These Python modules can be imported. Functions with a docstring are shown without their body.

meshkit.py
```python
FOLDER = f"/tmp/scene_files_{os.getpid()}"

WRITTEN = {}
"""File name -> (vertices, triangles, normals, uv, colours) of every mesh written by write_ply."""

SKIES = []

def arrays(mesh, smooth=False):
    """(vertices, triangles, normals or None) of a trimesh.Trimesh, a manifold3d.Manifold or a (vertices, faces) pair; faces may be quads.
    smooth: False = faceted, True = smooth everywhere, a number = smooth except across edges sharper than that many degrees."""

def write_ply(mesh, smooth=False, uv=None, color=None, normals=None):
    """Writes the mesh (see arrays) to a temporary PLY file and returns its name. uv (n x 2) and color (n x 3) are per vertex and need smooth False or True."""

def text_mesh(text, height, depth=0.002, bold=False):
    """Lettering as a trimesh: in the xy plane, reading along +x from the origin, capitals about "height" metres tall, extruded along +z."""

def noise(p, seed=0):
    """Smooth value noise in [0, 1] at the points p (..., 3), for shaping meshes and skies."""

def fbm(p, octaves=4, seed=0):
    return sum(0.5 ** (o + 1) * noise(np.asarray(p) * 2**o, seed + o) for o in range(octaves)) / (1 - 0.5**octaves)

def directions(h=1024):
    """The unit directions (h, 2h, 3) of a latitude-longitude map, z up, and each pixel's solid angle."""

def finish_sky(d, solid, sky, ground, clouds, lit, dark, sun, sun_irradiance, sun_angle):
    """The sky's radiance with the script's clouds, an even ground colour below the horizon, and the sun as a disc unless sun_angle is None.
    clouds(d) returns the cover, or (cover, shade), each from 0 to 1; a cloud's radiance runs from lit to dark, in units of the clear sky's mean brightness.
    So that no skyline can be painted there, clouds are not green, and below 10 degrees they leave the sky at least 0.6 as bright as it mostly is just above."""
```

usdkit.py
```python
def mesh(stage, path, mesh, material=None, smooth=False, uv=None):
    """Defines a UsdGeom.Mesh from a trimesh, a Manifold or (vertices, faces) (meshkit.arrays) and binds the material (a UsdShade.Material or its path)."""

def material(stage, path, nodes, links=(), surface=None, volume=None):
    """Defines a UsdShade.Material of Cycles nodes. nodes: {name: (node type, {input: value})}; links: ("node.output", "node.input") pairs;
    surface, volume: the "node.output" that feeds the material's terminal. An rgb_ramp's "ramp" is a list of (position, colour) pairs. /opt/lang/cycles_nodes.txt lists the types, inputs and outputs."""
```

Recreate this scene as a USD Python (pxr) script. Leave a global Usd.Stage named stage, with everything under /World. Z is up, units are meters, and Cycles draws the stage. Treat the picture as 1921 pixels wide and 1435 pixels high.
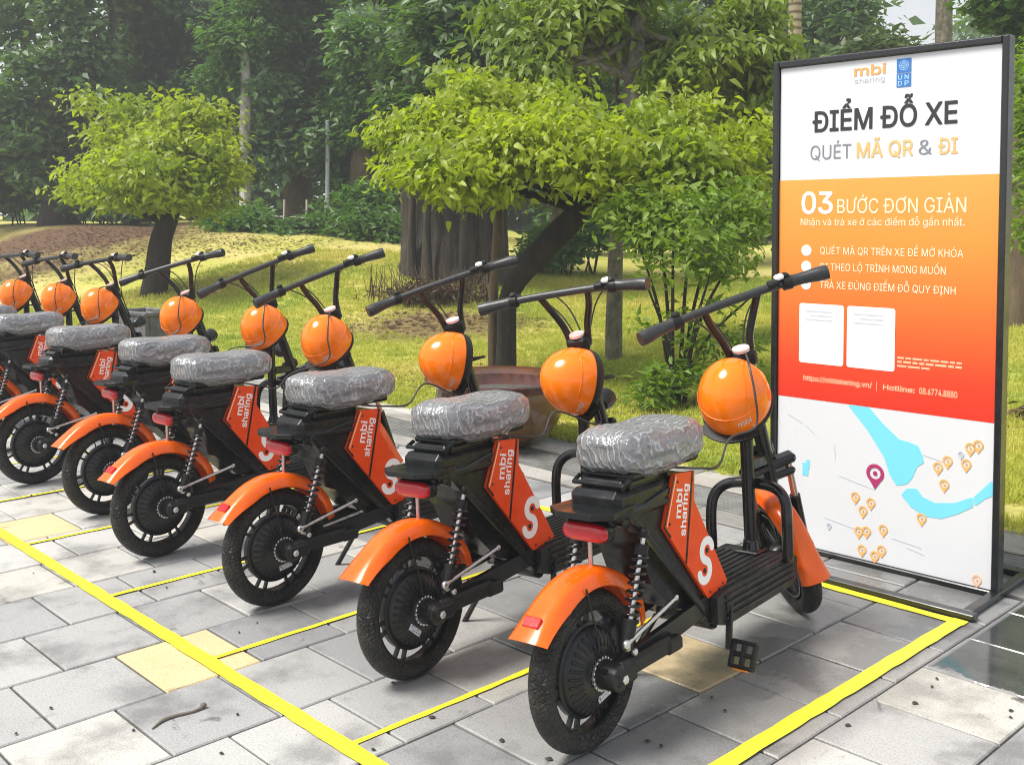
import math, random
import numpy as np, trimesh
from shapely.geometry import Polygon, LineString, Point, box as sbox
from shapely.ops import unary_union
import meshkit, usdkit
from pxr import Usd, UsdGeom, UsdLux, UsdShade, Gf, Sdf, Vt

stage = Usd.Stage.CreateInMemory()
UsdGeom.SetStageUpAxis(stage, 'Z'); UsdGeom.SetStageMetersPerUnit(stage, 1.0)
world = UsdGeom.Xform.Define(stage, '/World'); stage.SetDefaultPrim(world.GetPrim())
UsdGeom.Scope.Define(stage, '/World/Looks')
pi = math.pi

# ------------------------------------------------------------------ camera
FPX, CYP, PITCH, YAW, ROLL, EYE = 1994.5, 525.1, .0602, .8102, -.0059, 1.45   # x runs along the row of bays, y is the way the scooters point
cp, sp, cy_, sy_, cr, sr = math.cos(PITCH), math.sin(PITCH), math.cos(YAW), math.sin(YAW), math.cos(ROLL), math.sin(ROLL)
FW = np.array([-sy_*cp, cy_*cp, -sp]); R0 = np.array([cy_, sy_, 0.]); U0 = np.cross(R0, FW)
RT = R0*cr + U0*sr; UP = U0*cr - R0*sr
CAM = np.array([0, 0, EYE])
cam = UsdGeom.Camera.Define(stage, '/World/camera')
m = np.eye(4); m[0, :3] = RT; m[1, :3] = UP; m[2, :3] = -FW; m[3, :3] = CAM
cam.AddTransformOp().Set(Gf.Matrix4d(m.tolist()))
cam.CreateHorizontalApertureAttr(36.0); cam.CreateVerticalApertureAttr(36.0*764/1024)
cam.CreateFocalLengthAttr(FPX/1921*36)
cam.CreateVerticalApertureOffsetAttr(-(717.5-CYP)/1921*36)
cam.CreateClippingRangeAttr(Gf.Vec2f(.05, 5000))
cam.CreateExposureAttr(2.08)

# ------------------------------------------------------------------ sky and sun (bright, thinly overcast noon)
SUN = np.array([-.30, -.62, 1.10]); SUN = SUN/np.linalg.norm(SUN)
sun_el = math.asin(SUN[2]); sun_rot = math.atan2(SUN[0], SUN[1])
def mat(name, nodes, links=(), surface=None, volume=None):
    return usdkit.material(stage, '/World/Looks/'+name, nodes, links, surface=surface, volume=volume)
skym = mat('sky_look', {
    's': ('sky_texture', {'sky_type': 'single_scattering', 'sun_disc': False, 'sun_elevation': sun_el, 'sun_rotation': sun_rot, 'air_density': 1.0, 'aerosol_density': 2.0}),
    'tc': ('texture_coordinate', {}), 'n': ('noise_texture', {'scale': 2.2, 'detail': 6.0, 'roughness': .55}),
    'r': ('map_range', {'from_min': .25, 'from_max': .6, 'to_min': .72, 'to_max': .97, 'clamp': True}),
    'w': ('mix_color', {'b': (1.56, 1.58, 1.60), 'use_clamp': False}),
    'b': ('background_shader', {'strength': .12})},
    [('tc.generated', 'n.vector'), ('n.fac', 'r.value'), ('r.result', 'w.fac'), ('s.color', 'w.a'), ('w.result', 'b.color')], surface='b.background')
dome = UsdLux.DomeLight.Define(stage, '/World/sky'); dome.GetPrim().SetCustomDataByKey('kind', 'structure')
UsdShade.MaterialBindingAPI.Apply(dome.GetPrim()).Bind(skym)
sun = UsdLux.DistantLight.Define(stage, '/World/sun')
sun.CreateIntensityAttr(.40); sun.CreateAngleAttr(23.0); sun.CreateColorAttr(Gf.Vec3f(1, .955, .88)); sun.CreateNormalizeAttr(True)
zz = SUN; xx = np.cross([0, 0, 1.], zz); xx /= np.linalg.norm(xx); yy = np.cross(zz, xx)
m = np.eye(4); m[0, :3] = xx; m[1, :3] = yy; m[2, :3] = zz
sun.AddTransformOp().Set(Gf.Matrix4d(m.tolist()))

# ------------------------------------------------------------------ naming helpers
used = {}
def numbered(parent, name):
    k = (parent, name); n = used.get(k, 0); used[k] = n+1
    return name if n == 0 else f'{name}_{n:03d}'
def pth(o): return str(o.GetPath()) if hasattr(o, 'GetPath') else str(o)
def tag(o, label=None, cat=None, group=None, kind=None):
    p = o.GetPrim() if hasattr(o, 'GetPrim') else o
    for k, v in (('label', label), ('category', cat), ('group', group), ('kind', kind)):
        if v: p.SetCustomDataByKey(k, v)
    return p
def obj(name, mesh, material, parent='/World', smooth=False):
    pp = pth(parent)
    o = usdkit.mesh(stage, f'{pp}/{numbered(pp, name)}', mesh, material, smooth=smooth)
    return o
def thing(name, label, cat, matrix=None, group=None, kind=None):
    x = UsdGeom.Xform.Define(stage, '/World/'+numbered('/World', name))
    if matrix is not None: x.AddTransformOp().Set(Gf.Matrix4d(np.asarray(matrix).T.tolist()))
    tag(x, label, cat, group, kind)
    return x
def at(px, py, d): # a point at distance d along the bearing measured in the survey of the photograph
    return CAM + (FW + RT*(px-960)/FPX - UP*(py-CYP)/FPX)*d
def bearing(px, d):   # ground position under that bearing
    p = CAM + (FW + RT*(px-960)/FPX)*d
    return np.array([p[0], p[1], zt(p[0], p[1])])

# ------------------------------------------------------------------ materials
def plain(name, col, rough=.5, metal=0., bevel=0., noise=None, bump=None, coat=0., spec=None, rvar=None):
    n = {'p': ('principled_bsdf', {'base_color': col, 'roughness': rough, 'metallic': metal, 'coat_weight': coat, 'coat_roughness': .08})}; l = []
    n['tc'] = ('texture_coordinate', {})
    if spec is not None: n['p'][1]['specular_ior_level'] = spec
    if noise:
        sc, c2, lo, hi = noise
        n['n'] = ('noise_texture', {'scale': sc, 'detail': 5.0, 'roughness': .6}); n['r'] = ('rgb_ramp', {'ramp': [(lo, col), (hi, c2)]})
        l += [('tc.object', 'n.vector'), ('n.fac', 'r.fac'), ('r.color', 'p.base_color')]
    if rvar:
        n['n3'] = ('noise_texture', {'scale': rvar[0], 'detail': 4.0}); n['r3'] = ('map_range', {'from_min': .35, 'from_max': .65, 'to_min': rvar[1], 'to_max': rvar[2]})
        l += [('tc.object', 'n3.vector'), ('n3.fac', 'r3.value'), ('r3.result', 'p.roughness')]
    last = None
    if bevel:
        n['bv'] = ('bevel', {'radius': bevel, 'samples': 4}); last = 'bv.bevel'
    if bump:
        sc, st, dist = bump
        n['n2'] = ('noise_texture', {'scale': sc, 'detail': 4.0}); n['bm'] = ('bump', {'strength': st, 'distance': dist})
        l += [('tc.object', 'n2.vector'), ('n2.fac', 'bm.height')]
        if last: l.append((last, 'bm.normal'))
        last = 'bm.normal'
    if last: l.append((last, 'p.normal'))
    return mat(name, n, l, surface='p.BSDF')
Mx = {}
Mx['orange'] = plain('orange_paint', (.80, .120, .002), .3, bevel=.003, coat=.15, noise=(5., (.70, .085, .002), .38, .7), rvar=(9., .14, .36), spec=.40)
Mx['helmet'] = plain('helmet_orange', (.86, .175, .001), .28, coat=.3, rvar=(12., .14, .28), spec=.4)
Mx['panel'] = plain('panel_orange_red', (.70, .060, .005), .33, bevel=.002, coat=.1, spec=.35, rvar=(14., .25, .45))
Mx['black'] = plain('black_gloss_plastic', (.006, .0065, .007), .2, bevel=.004, noise=(30., (.014, .014, .014), .5, .8), rvar=(18., .10, .30), spec=.38)
Mx['tube'] = plain('black_painted_steel', (.006, .006, .0065), .22, bevel=.002, coat=.3, rvar=(25., .12, .34), spec=.32)
Mx['matte'] = plain('black_matte_plastic', (.010, .010, .0105), .45, bevel=.003, noise=(40., (.020, .0195, .018), .5, .85), spec=.25)
Mx['deckmat'] = plain('dark_deck_plastic', (.012, .0125, .013), .4, bevel=.002, noise=(35., (.04, .039, .035), .52, .85), rvar=(20., .3, .6), spec=.35)
Mx['hub'] = plain('dark_cast_metal', (.008, .0085, .0095), .32, bevel=.002, noise=(25., (.022, .022, .022), .5, .85), spec=.4)
Mx['silver'] = plain('bright_steel', (.62, .62, .62), .27, metal=1.0, rvar=(40., .2, .45))
Mx['stanchion'] = plain('warm_steel_tube', (.62, .45, .42), .25, metal=.9)
Mx['grip'] = plain('rubber_grip', (.018, .019, .02), .36, bump=(400., .5, .001), noise=(60., (.04, .04, .04), .5, .8))
Mx['lamp'] = plain('red_lamp', (.44, .004, .014), .14, coat=.5)
Mx['reflector'] = plain('red_reflector', (.50, .008, .006), .18, bump=(500., .6, .001))
Mx['amber'] = plain('amber_reflector', (.8, .25, .02), .2)
Mx['white'] = plain('white_print', (.80, .79, .77), .4)
Mx['pinkish'] = plain('pale_cap', (.72, .52, .49), .3)
Mx['chrome'] = plain('lamp_chrome', (.35, .35, .36), .12, metal=1.0)
Mx['lining'] = plain('black_foam', (.01, .01, .01), .8)
Mx['plate'] = plain('rating_plate', (.55, .56, .60), .35, noise=(160., (.10, .10, .14), .52, .6))
Mx['cable'] = plain('dark_cable', (.035, .03, .028), .4)
# tyre with tread
Mx['tyre'] = mat('tyre_rubber', {'tc': ('texture_coordinate', {}), 'w': ('voronoi_texture', {'feature': 'distance_to_edge', 'scale': 62.}), 'mr': ('map_range', {'from_min': .02, 'from_max': .16, 'to_min': 0., 'to_max': 1., 'clamp': True}),
    'n': ('noise_texture', {'scale': 18., 'detail': 5.}), 'r': ('rgb_ramp', {'ramp': [(.35, (.008, .008, .0085)), (.75, (.030, .029, .027))]}),
    'b': ('bump', {'strength': .8, 'distance': .004}), 'p': ('principled_bsdf', {'roughness': .5, 'specular_ior_level': .3})},
    [('tc.object', 'w.vector'), ('tc.object', 'n.vector'), ('n.fac', 'r.fac'), ('r.color', 'p.base_color'), ('w.distance', 'mr.value'), ('mr.result', 'b.height'), ('b.normal', 'p.normal')], surface='p.BSDF')
Mx['vinyl'] = plain('grey_vinyl', (.065, .066, .07), .4, noise=(9., (.12, .12, .125), .4, .7))
# crinkled clear film: see-through, shiny, with white creases
Mx['film'] = mat('crinkled_clear_film', {'tc': ('texture_coordinate', {}), 'oi': ('object_info', {}), 'off': ('vector_math', {'math_type': 'add'}),
    'mp': ('mapping', {'scale': (1., 1., .55), 'rotation': (.5, .3, .2)}), 'mp2': ('mapping', {'scale': (1., 1., .6), 'rotation': (-.9, .5, 1.1)}),
    'n': ('wave_texture', {'wave_type': 'bands', 'bands_direction': 'x', 'scale': 19., 'distortion': 7., 'detail': 3., 'detail_scale': 1.6, 'detail_roughness': .55}), 'l1': ('map_range', {'from_min': .86, 'from_max': 1.0, 'to_min': 0., 'to_max': .8, 'clamp': True}),
    'k': ('wave_texture', {'wave_type': 'bands', 'bands_direction': 'y', 'scale': 16., 'distortion': 8., 'detail': 3., 'detail_scale': 1.8, 'detail_roughness': .6}), 'l2': ('map_range', {'from_min': .88, 'from_max': 1.0, 'to_min': 0., 'to_max': .8, 'clamp': True}),
    'pz': ('noise_texture', {'scale': 8., 'detail': 2.}), 'pr': ('map_range', {'from_min': .46, 'from_max': .54, 'to_min': .0, 'to_max': 1., 'clamp': True}),
    'mxx': ('mix_float', {}), 'hm': ('mix_float', {}), 'fin': ('math', {'math_type': 'multiply_add', 'value2': .27, 'value3': .12}),
    'b': ('bump', {'strength': .42, 'distance': .007}),
    't': ('transparent_bsdf', {'color': (.92, .92, .93)}), 'g': ('glossy_bsdf', {'roughness': .10, 'color': (.95, .95, .97)}), 'd': ('diffuse_bsdf', {'color': (.80, .80, .82)}),
    'fr': ('fresnel', {'IOR': 1.9}), 'm1': ('mix_closure', {}), 'm2': ('mix_closure', {})},
    [('tc.object', 'off.vector1'), ('oi.location', 'off.vector2'), ('off.vector', 'mp.vector'), ('off.vector', 'mp2.vector'), ('mp.vector', 'n.vector'), ('mp2.vector', 'k.vector'), ('off.vector', 'pz.vector'),
     ('n.fac', 'l1.value'), ('k.fac', 'l2.value'), ('pz.fac', 'pr.value'), ('pr.result', 'hm.fac'), ('n.fac', 'hm.a'), ('k.fac', 'hm.b'),
     ('pr.result', 'mxx.fac'), ('l1.result', 'mxx.a'), ('l2.result', 'mxx.b'), ('mxx.result', 'fin.value1'), ('hm.result', 'b.height'), ('b.normal', 'g.normal'), ('b.normal', 'd.normal'), ('b.normal', 'fr.normal'),
     ('fr.fac', 'm1.fac'), ('t.BSDF', 'm1.closure1'), ('g.BSDF', 'm1.closure2'), ('fin.value', 'm2.fac'), ('m1.closure', 'm2.closure1'), ('d.BSDF', 'm2.closure2')], surface='m2.closure')

# ------------------------------------------------------------------ mesh helpers
def cat(*ms):
    V, F, n = [], [], 0
    for mm in ms:
        if mm is None: continue
        v, f = (mm.vertices, mm.faces) if hasattr(mm, 'faces') else mm
        V.append(np.asarray(v, float)); F.append(np.asarray(f, int)+n); n += len(v)
    return np.vstack(V), np.vstack(F)
def tri(q): # quads -> tris
    q = np.asarray(q, int); return np.vstack([q[:, [0, 1, 2]], q[:, [0, 2, 3]]])
def xf(mesh, M):
    v, f = mesh; return v@np.asarray(M)[:3, :3].T+np.asarray(M)[:3, 3], f
def mv(mesh, t): return mesh[0]+np.asarray(t, float), mesh[1]
def rotk(k, a):
    k = np.asarray(k, float); k = k/np.linalg.norm(k); K = np.array([[0, -k[2], k[1]], [k[2], 0, -k[0]], [-k[1], k[0], 0]])
    return np.eye(3)+math.sin(a)*K+(1-math.cos(a))*K@K
def rot(mesh, k, a, c=(0, 0, 0)):
    c = np.asarray(c, float); return (mesh[0]-c)@rotk(k, a).T+c, mesh[1]
def rbox(c, s, b=.005): # chamfered box
    h = np.asarray(s, float)/2; b = min(b, h.min()*.9)
    P = [np.array([sx*(h[0]-(i != 0)*b), sy*(h[1]-(i != 1)*b), sz*(h[2]-(i != 2)*b)]) for sx in (-1, 1) for sy in (-1, 1) for sz in (-1, 1) for i in range(3)]
    hull = trimesh.convex.convex_hull(np.array(P)); return np.asarray(hull.vertices)+np.asarray(c, float), np.asarray(hull.faces)
def smooth_path(pts, n=6):
    p = np.asarray(pts, float)
    if len(p) < 3: return p
    q = np.vstack([2*p[0]-p[1], p, 2*p[-1]-p[-2]]); out = []
    for i in range(1, len(q)-2):
        for t in np.linspace(0, 1, n, endpoint=False):
            a, b, c, d = q[i-1], q[i], q[i+1], q[i+2]
            out.append(.5*((2*b)+(c-a)*t+(2*a-5*b+4*c-d)*t*t+(3*b-a-3*c+d)*t**3))
    out.append(p[-1]); return np.array(out)
def tube(pts, r, n=10, cap=True):
    p = np.asarray(pts, float); k = len(p); r = np.broadcast_to(np.asarray(r, float), (k,)) if np.ndim(r) == 0 else np.interp(np.linspace(0, 1, k), np.linspace(0, 1, len(r)), r)
    t = np.gradient(p, axis=0); t /= np.linalg.norm(t, axis=1, keepdims=True)+1e-12
    a = np.cross(t[0], [0, 0, 1.]); a = np.cross(t[0], [1., 0, 0]) if np.linalg.norm(a) < .2 else a
    A = []
    for i in range(k):
        a = a-t[i]*(a@t[i]); a = a/np.linalg.norm(a); A.append(a)
    A = np.array(A); B = np.cross(t, A); ang = np.arange(n)*2*pi/n
    V = p[:, None]+r[:, None, None]*(np.cos(ang)[None, :, None]*A[:, None]+np.sin(ang)[None, :, None]*B[:, None])
    V = V.reshape(-1, 3); i, j = np.meshgrid(np.arange(k-1), np.arange(n), indexing='ij')
    F = tri(np.stack([i*n+j, i*n+(j+1) % n, (i+1)*n+(j+1) % n, (i+1)*n+j], -1).reshape(-1, 4))
    if cap:
        c = len(V); V = np.vstack([V, p[0], p[-1]]); jj = np.arange(n)
        F = np.vstack([F, np.stack([np.full(n, c), (jj+1) % n, jj], 1), np.stack([np.full(n, c+1), (k-1)*n+jj, (k-1)*n+(jj+1) % n], 1)])
    return V, F
def bar(a, b, w, h, up=(0, 0, 1.)): # rectangular bar
    a, b = np.asarray(a, float), np.asarray(b, float); d = b-a; L = np.linalg.norm(d); d /= L
    s = np.cross(d, up); s /= np.linalg.norm(s); u = np.cross(s, d)
    v, f = rbox((0, 0, 0), (w, L, h), min(w, h)*.18)
    return v@np.array([s, d, u])+(a+b)/2, f
def lathe_x(prof, c=(0, 0, 0), n=40, closed=False):   # profile of (x, r) turned about the x axis
    pr_ = np.asarray(prof, float); k = len(pr_); a = np.arange(n)*2*pi/n
    V = np.stack([np.repeat(pr_[:, 0][:, None], n, 1), pr_[:, 1][:, None]*np.cos(a), pr_[:, 1][:, None]*np.sin(a)], -1).reshape(-1, 3)
    rows = k if closed else k-1
    i, j = np.meshgrid(np.arange(rows), np.arange(n), indexing='ij'); i2 = (i+1) % k
    F = tri(np.stack([i*n+j, i2*n+j, i2*n+(j+1) % n, i*n+(j+1) % n], -1).reshape(-1, 4))
    return V+np.asarray(c, float), F
def prism(poly, x0, x1): # polygon in the y-z plane extruded along x
    sh = poly if hasattr(poly, 'geom_type') else Polygon(poly)
    gs = [trimesh.creation.extrude_polygon(g, x1-x0, engine='earcut') for g in getattr(sh, 'geoms', [sh])]
    v, f = cat(*gs); return np.stack([v[:, 2]+x0, v[:, 0], v[:, 1]], 1), f
def flat(shape, depth): # shapely shape -> mesh in xy extruded in z
    gs = [g for g in getattr(shape, 'geoms', [shape]) if g.area > 1e-9]
    return cat(*[trimesh.creation.extrude_polygon(g, depth, engine='earcut') for g in gs])
def text(s, h, bold=False, depth=.002, width=None, stretch=1.0):
    t = meshkit.text_mesh(s, h, depth, bold); v = np.array(t.vertices); v[:, 0] -= v[:, 0].min()
    if width: v[:, 0] *= width/v[:, 0].max()
    return v, np.asarray(t.faces)

# ------------------------------------------------------------------ terrain
def sstep(x): x = np.clip(x, 0, 1); return x*x*(3-2*x)
KERB = 4.98
def zt(x, y):
    x, y = np.asarray(x, float), np.asarray(y, float)
    d = x*FW[0]/cp+y*FW[1]/cp; u = x*R0[0]+y*R0[1]
    A = .45+.85*sstep((3.0-u)/6.0)
    z = A*sstep((d-9)/17)*sstep((y-KERB)/5)
    z = z+.35*sstep((d-26)/60)*(y > KERB)
    z = z+.05*(meshkit.fbm(np.stack([x*.35, y*.35, 0*x], -1), 3, 5)-.5)*sstep((y-KERB)/2)
    z = z+np.where(y > KERB, .012, 0)-np.where(y < KERB-.06, .06, 0)
    return z
dd = np.concatenate([np.linspace(-6, 4, 8), np.linspace(4.4, 30, 120), np.geomspace(31, 900, 26)])
uu = np.concatenate([-np.geomspace(900, 16, 20), np.linspace(-15, 15, 140), np.geomspace(16, 900, 20)])
D, Ug = np.meshgrid(dd, uu, indexing='ij')
gx = D*FW[0]/cp+Ug*R0[0]; gy = D*FW[1]/cp+Ug*R0[1]
gv = np.stack([gx, gy, zt(gx, gy)], -1).reshape(-1, 3); nu = len(uu)
i, j = np.meshgrid(np.arange(len(dd)-1), np.arange(nu-1), indexing='ij')
gf = tri(np.stack([i*nu+j, i*nu+j+1, (i+1)*nu+j+1, (i+1)*nu+j], -1).reshape(-1, 4))
soil = at(120, 415, 23.); soil2 = at(820, 590, 13.)
Mx['lawn'] = mat('lawn_ground', {'g': ('geometry', {}), 'n': ('noise_texture', {'scale': .55, 'detail': 6., 'roughness': .6}), 'n2': ('noise_texture', {'scale': 14., 'detail': 5., 'roughness': .7}),
    'r': ('rgb_ramp', {'ramp': [(.28, (.28, .38, .045)), (.42, (.48, .48, .075)), (.60, (.62, .53, .17))]}),
    'r2': ('rgb_ramp', {'ramp': [(.3, (.45, .45, .45)), (.7, (1., 1., 1.))]}), 'mm': ('mix_color', {'blend_type': 'multiply', 'fac': .7}),
    'sub': ('vector_math', {'math_type': 'distance', 'vector2': tuple(soil)}), 'ad': ('math', {'math_type': 'multiply_add', 'value2': 9.0}), 'mr': ('map_range', {'from_min': 6.0, 'from_max': 10.0, 'to_min': 1., 'to_max': 0., 'clamp': True}),
    'sc': ('rgb_ramp', {'ramp': [(.3, (.055, .026, .011)), (.7, (.16, .082, .035))]}), 'mx': ('mix_color', {}),
    'sub2': ('vector_math', {'math_type': 'distance', 'vector2': tuple(soil2)}), 'ad2': ('math', {'math_type': 'multiply_add', 'value2': 2.2}), 'mr2': ('map_range', {'from_min': 1.9, 'from_max': 2.7, 'to_min': .8, 'to_max': 0., 'clamp': True}), 'mx2': ('mix_color', {}),
    'b': ('bump', {'strength': .8, 'distance': .05}), 'p': ('principled_bsdf', {'roughness': .9})},
    [('g.position', 'n.vector'), ('g.position', 'n2.vector'), ('n.fac', 'r.fac'), ('n2.fac', 'r2.fac'), ('r.color', 'mm.a'), ('r2.color', 'mm.b'), ('g.position', 'sub.vector1'), ('n.fac', 'ad.value1'), ('sub.value', 'ad.value3'), ('ad.result', 'mr.value') if False else ('ad.value', 'mr.value'),
     ('n2.fac', 'sc.fac'), ('mr.result', 'mx.fac'), ('mm.result', 'mx.a'), ('sc.color', 'mx.b'),
     ('g.position', 'sub2.vector1'), ('n.fac', 'ad2.value1'), ('sub2.value', 'ad2.value3'), ('ad2.value', 'mr2.value'), ('mr2.result', 'mx2.fac'), ('mx.result', 'mx2.a'), ('sc.color', 'mx2.b'),
     ('mx2.result', 'p.base_color'), ('n2.fac', 'b.height'), ('b.normal', 'p.normal')], surface='p.BSDF')
tag(obj('lawn', (gv, gf), Mx['lawn'], smooth=True), 'grassy lawn rising to a bare brown bank on the left', kind='structure')

# ------------------------------------------------------------------ pavement
X0, RW, TL = -1.894, .381, .3315          # joints measured in the photograph: courses .381 wide, running bond of .33 long stones
def stone(name, c1, c2, stain, warm=None):
    return mat(name, {'g': ('geometry', {}), 'oi': ('object_info', {}), 'rp': ('math', {'math_type': 'add'}),
        'n1': ('noise_texture', {'scale': 170., 'detail': 3., 'roughness': .7}), 'n2': ('noise_texture', {'scale': 3.2, 'detail': 6., 'roughness': .62}), 'n3': ('noise_texture', {'scale': 7.0, 'detail': 8., 'roughness': .7, 'distortion': .6}),
        'base': ('rgb_ramp', {'ramp': [(0., c1), (.45, tuple(.5*(p+q) for p, q in zip(c1, c2))), (.75, c2), (1., (c2[0]*1.01, c2[1]*.985, c2[2]*.93))]}),
        'gr': ('rgb_ramp', {'ramp': [(.32, (.62, .62, .62)), (.52, (1., 1., 1.)), (.75, (1.16, 1.16, 1.15))]}), 'm1': ('mix_color', {'blend_type': 'multiply', 'fac': .75, 'use_clamp': False}),
        'st': ('rgb_ramp', {'ramp': [(.36, stain), (.50, (.93, .93, .93)), (.58, (1., 1., 1.))]}), 'm2': ('mix_color', {'blend_type': 'multiply', 'fac': .8}),
        'sp': ('rgb_ramp', {'ramp': [(.62, (1., 1., 1.)), (.70, (.30, .29, .28))]}), 'm3': ('mix_color', {'blend_type': 'multiply', 'fac': .8}),
        # damp and painted-in scooter shade near the sign; water film to its right
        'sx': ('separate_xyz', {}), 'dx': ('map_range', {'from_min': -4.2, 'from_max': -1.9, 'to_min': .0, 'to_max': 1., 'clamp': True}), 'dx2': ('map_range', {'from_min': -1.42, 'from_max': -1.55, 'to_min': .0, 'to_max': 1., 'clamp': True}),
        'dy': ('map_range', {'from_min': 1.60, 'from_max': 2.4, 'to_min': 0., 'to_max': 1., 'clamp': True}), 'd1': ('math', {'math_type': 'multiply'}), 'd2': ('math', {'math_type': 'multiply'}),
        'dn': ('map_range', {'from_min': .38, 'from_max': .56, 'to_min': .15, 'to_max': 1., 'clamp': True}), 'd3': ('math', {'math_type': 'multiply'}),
        'py': ('math', {'math_type': 'multiply_add', 'value2': .42}), 'pm': ('map_range', {'from_min': 3.43, 'from_max': 3.45, 'to_min': 0., 'to_max': 1., 'clamp': True}), 'px': ('map_range', {'from_min': -1.50, 'from_max': -1.485, 'to_min': 0., 'to_max': 1., 'clamp': True}), 'pool': ('math', {'math_type': 'multiply'}),
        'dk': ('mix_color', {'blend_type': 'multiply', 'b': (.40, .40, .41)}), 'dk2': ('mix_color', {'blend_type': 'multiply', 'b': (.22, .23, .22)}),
        'rr': ('map_range', {'from_min': .3, 'from_max': .7, 'to_min': .62, 'to_max': .9}), 'rd': ('mix_float', {'b': .20}), 'rw': ('mix_float', {'b': .10}),
        'bh': ('mix_float', {'b': .0}), 'b': ('bump', {'strength': .35, 'distance': .003}), 'p': ('principled_bsdf', {})},
        [('g.position', 'n1.vector'), ('g.position', 'n2.vector'), ('g.position', 'n3.vector'), ('oi.random', 'base.fac'), ('base.color', 'm1.a'), ('n1.fac', 'gr.fac'), ('gr.color', 'm1.b'),
         ('n2.fac', 'st.fac'), ('m1.result', 'm2.a'), ('st.color', 'm2.b'), ('n3.fac', 'sp.fac'), ('m2.result', 'm3.a'), ('sp.color', 'm3.b'),
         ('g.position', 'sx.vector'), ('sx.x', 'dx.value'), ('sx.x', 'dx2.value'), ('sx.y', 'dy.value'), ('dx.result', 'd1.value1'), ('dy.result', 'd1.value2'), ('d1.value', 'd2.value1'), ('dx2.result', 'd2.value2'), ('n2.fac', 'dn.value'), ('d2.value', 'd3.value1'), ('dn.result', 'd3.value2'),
         ('n2.fac', 'py.value1'), ('sx.y', 'py.value3'), ('py.value', 'pm.value'), ('sx.x', 'px.value'), ('pm.result', 'pool.value1'), ('px.result', 'pool.value2'),
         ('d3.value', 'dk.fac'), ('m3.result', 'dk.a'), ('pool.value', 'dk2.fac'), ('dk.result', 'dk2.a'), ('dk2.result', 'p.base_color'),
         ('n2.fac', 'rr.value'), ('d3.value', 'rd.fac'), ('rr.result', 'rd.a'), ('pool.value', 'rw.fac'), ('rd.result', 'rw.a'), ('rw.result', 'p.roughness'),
         ('pool.value', 'bh.fac'), ('n1.fac', 'bh.a'), ('bh.result', 'b.height'), ('b.normal', 'p.normal')], surface='p.BSDF')
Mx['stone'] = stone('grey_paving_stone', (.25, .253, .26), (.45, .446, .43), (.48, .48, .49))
Mx['beige'] = stone('beige_paving_stone', (.58, .45, .24), (.62, .50, .30), (.85, .83, .80))
Mx['pale'] = stone('pale_edge_stone', (.28, .27, .25), (.42, .40, .37), (.5, .5, .48))
Mx['joint'] = plain('joint_dirt', (.045, .042, .037), .9, noise=(20., (.09, .085, .07), .4, .7))
Mx['bed'] = Mx['joint']
Mx['yellow'] = mat('yellow_marking', {'g': ('geometry', {}), 'n': ('noise_texture', {'scale': 22., 'detail': 7., 'roughness': .7}), 'r': ('rgb_ramp', {'ramp': [(.27, (.44, .40, .12)), (.40, (.78, .69, .03)), (.8, (.90, .82, .03))]}),
    'p': ('principled_bsdf', {'roughness': .5})}, [('g.position', 'n.vector'), ('n.fac', 'r.fac'), ('r.color', 'p.base_color')], surface='p.BSDF')
pave = UsdGeom.Xform.Define(stage, '/World/pavement'); tag(pave, 'grey stone pavement with yellow parking lines', kind='structure')
rng = random.Random(4)
TH = .05
bedp = [(-40, -6), (14, -6), (14, KERB), (-40, KERB)]
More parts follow.
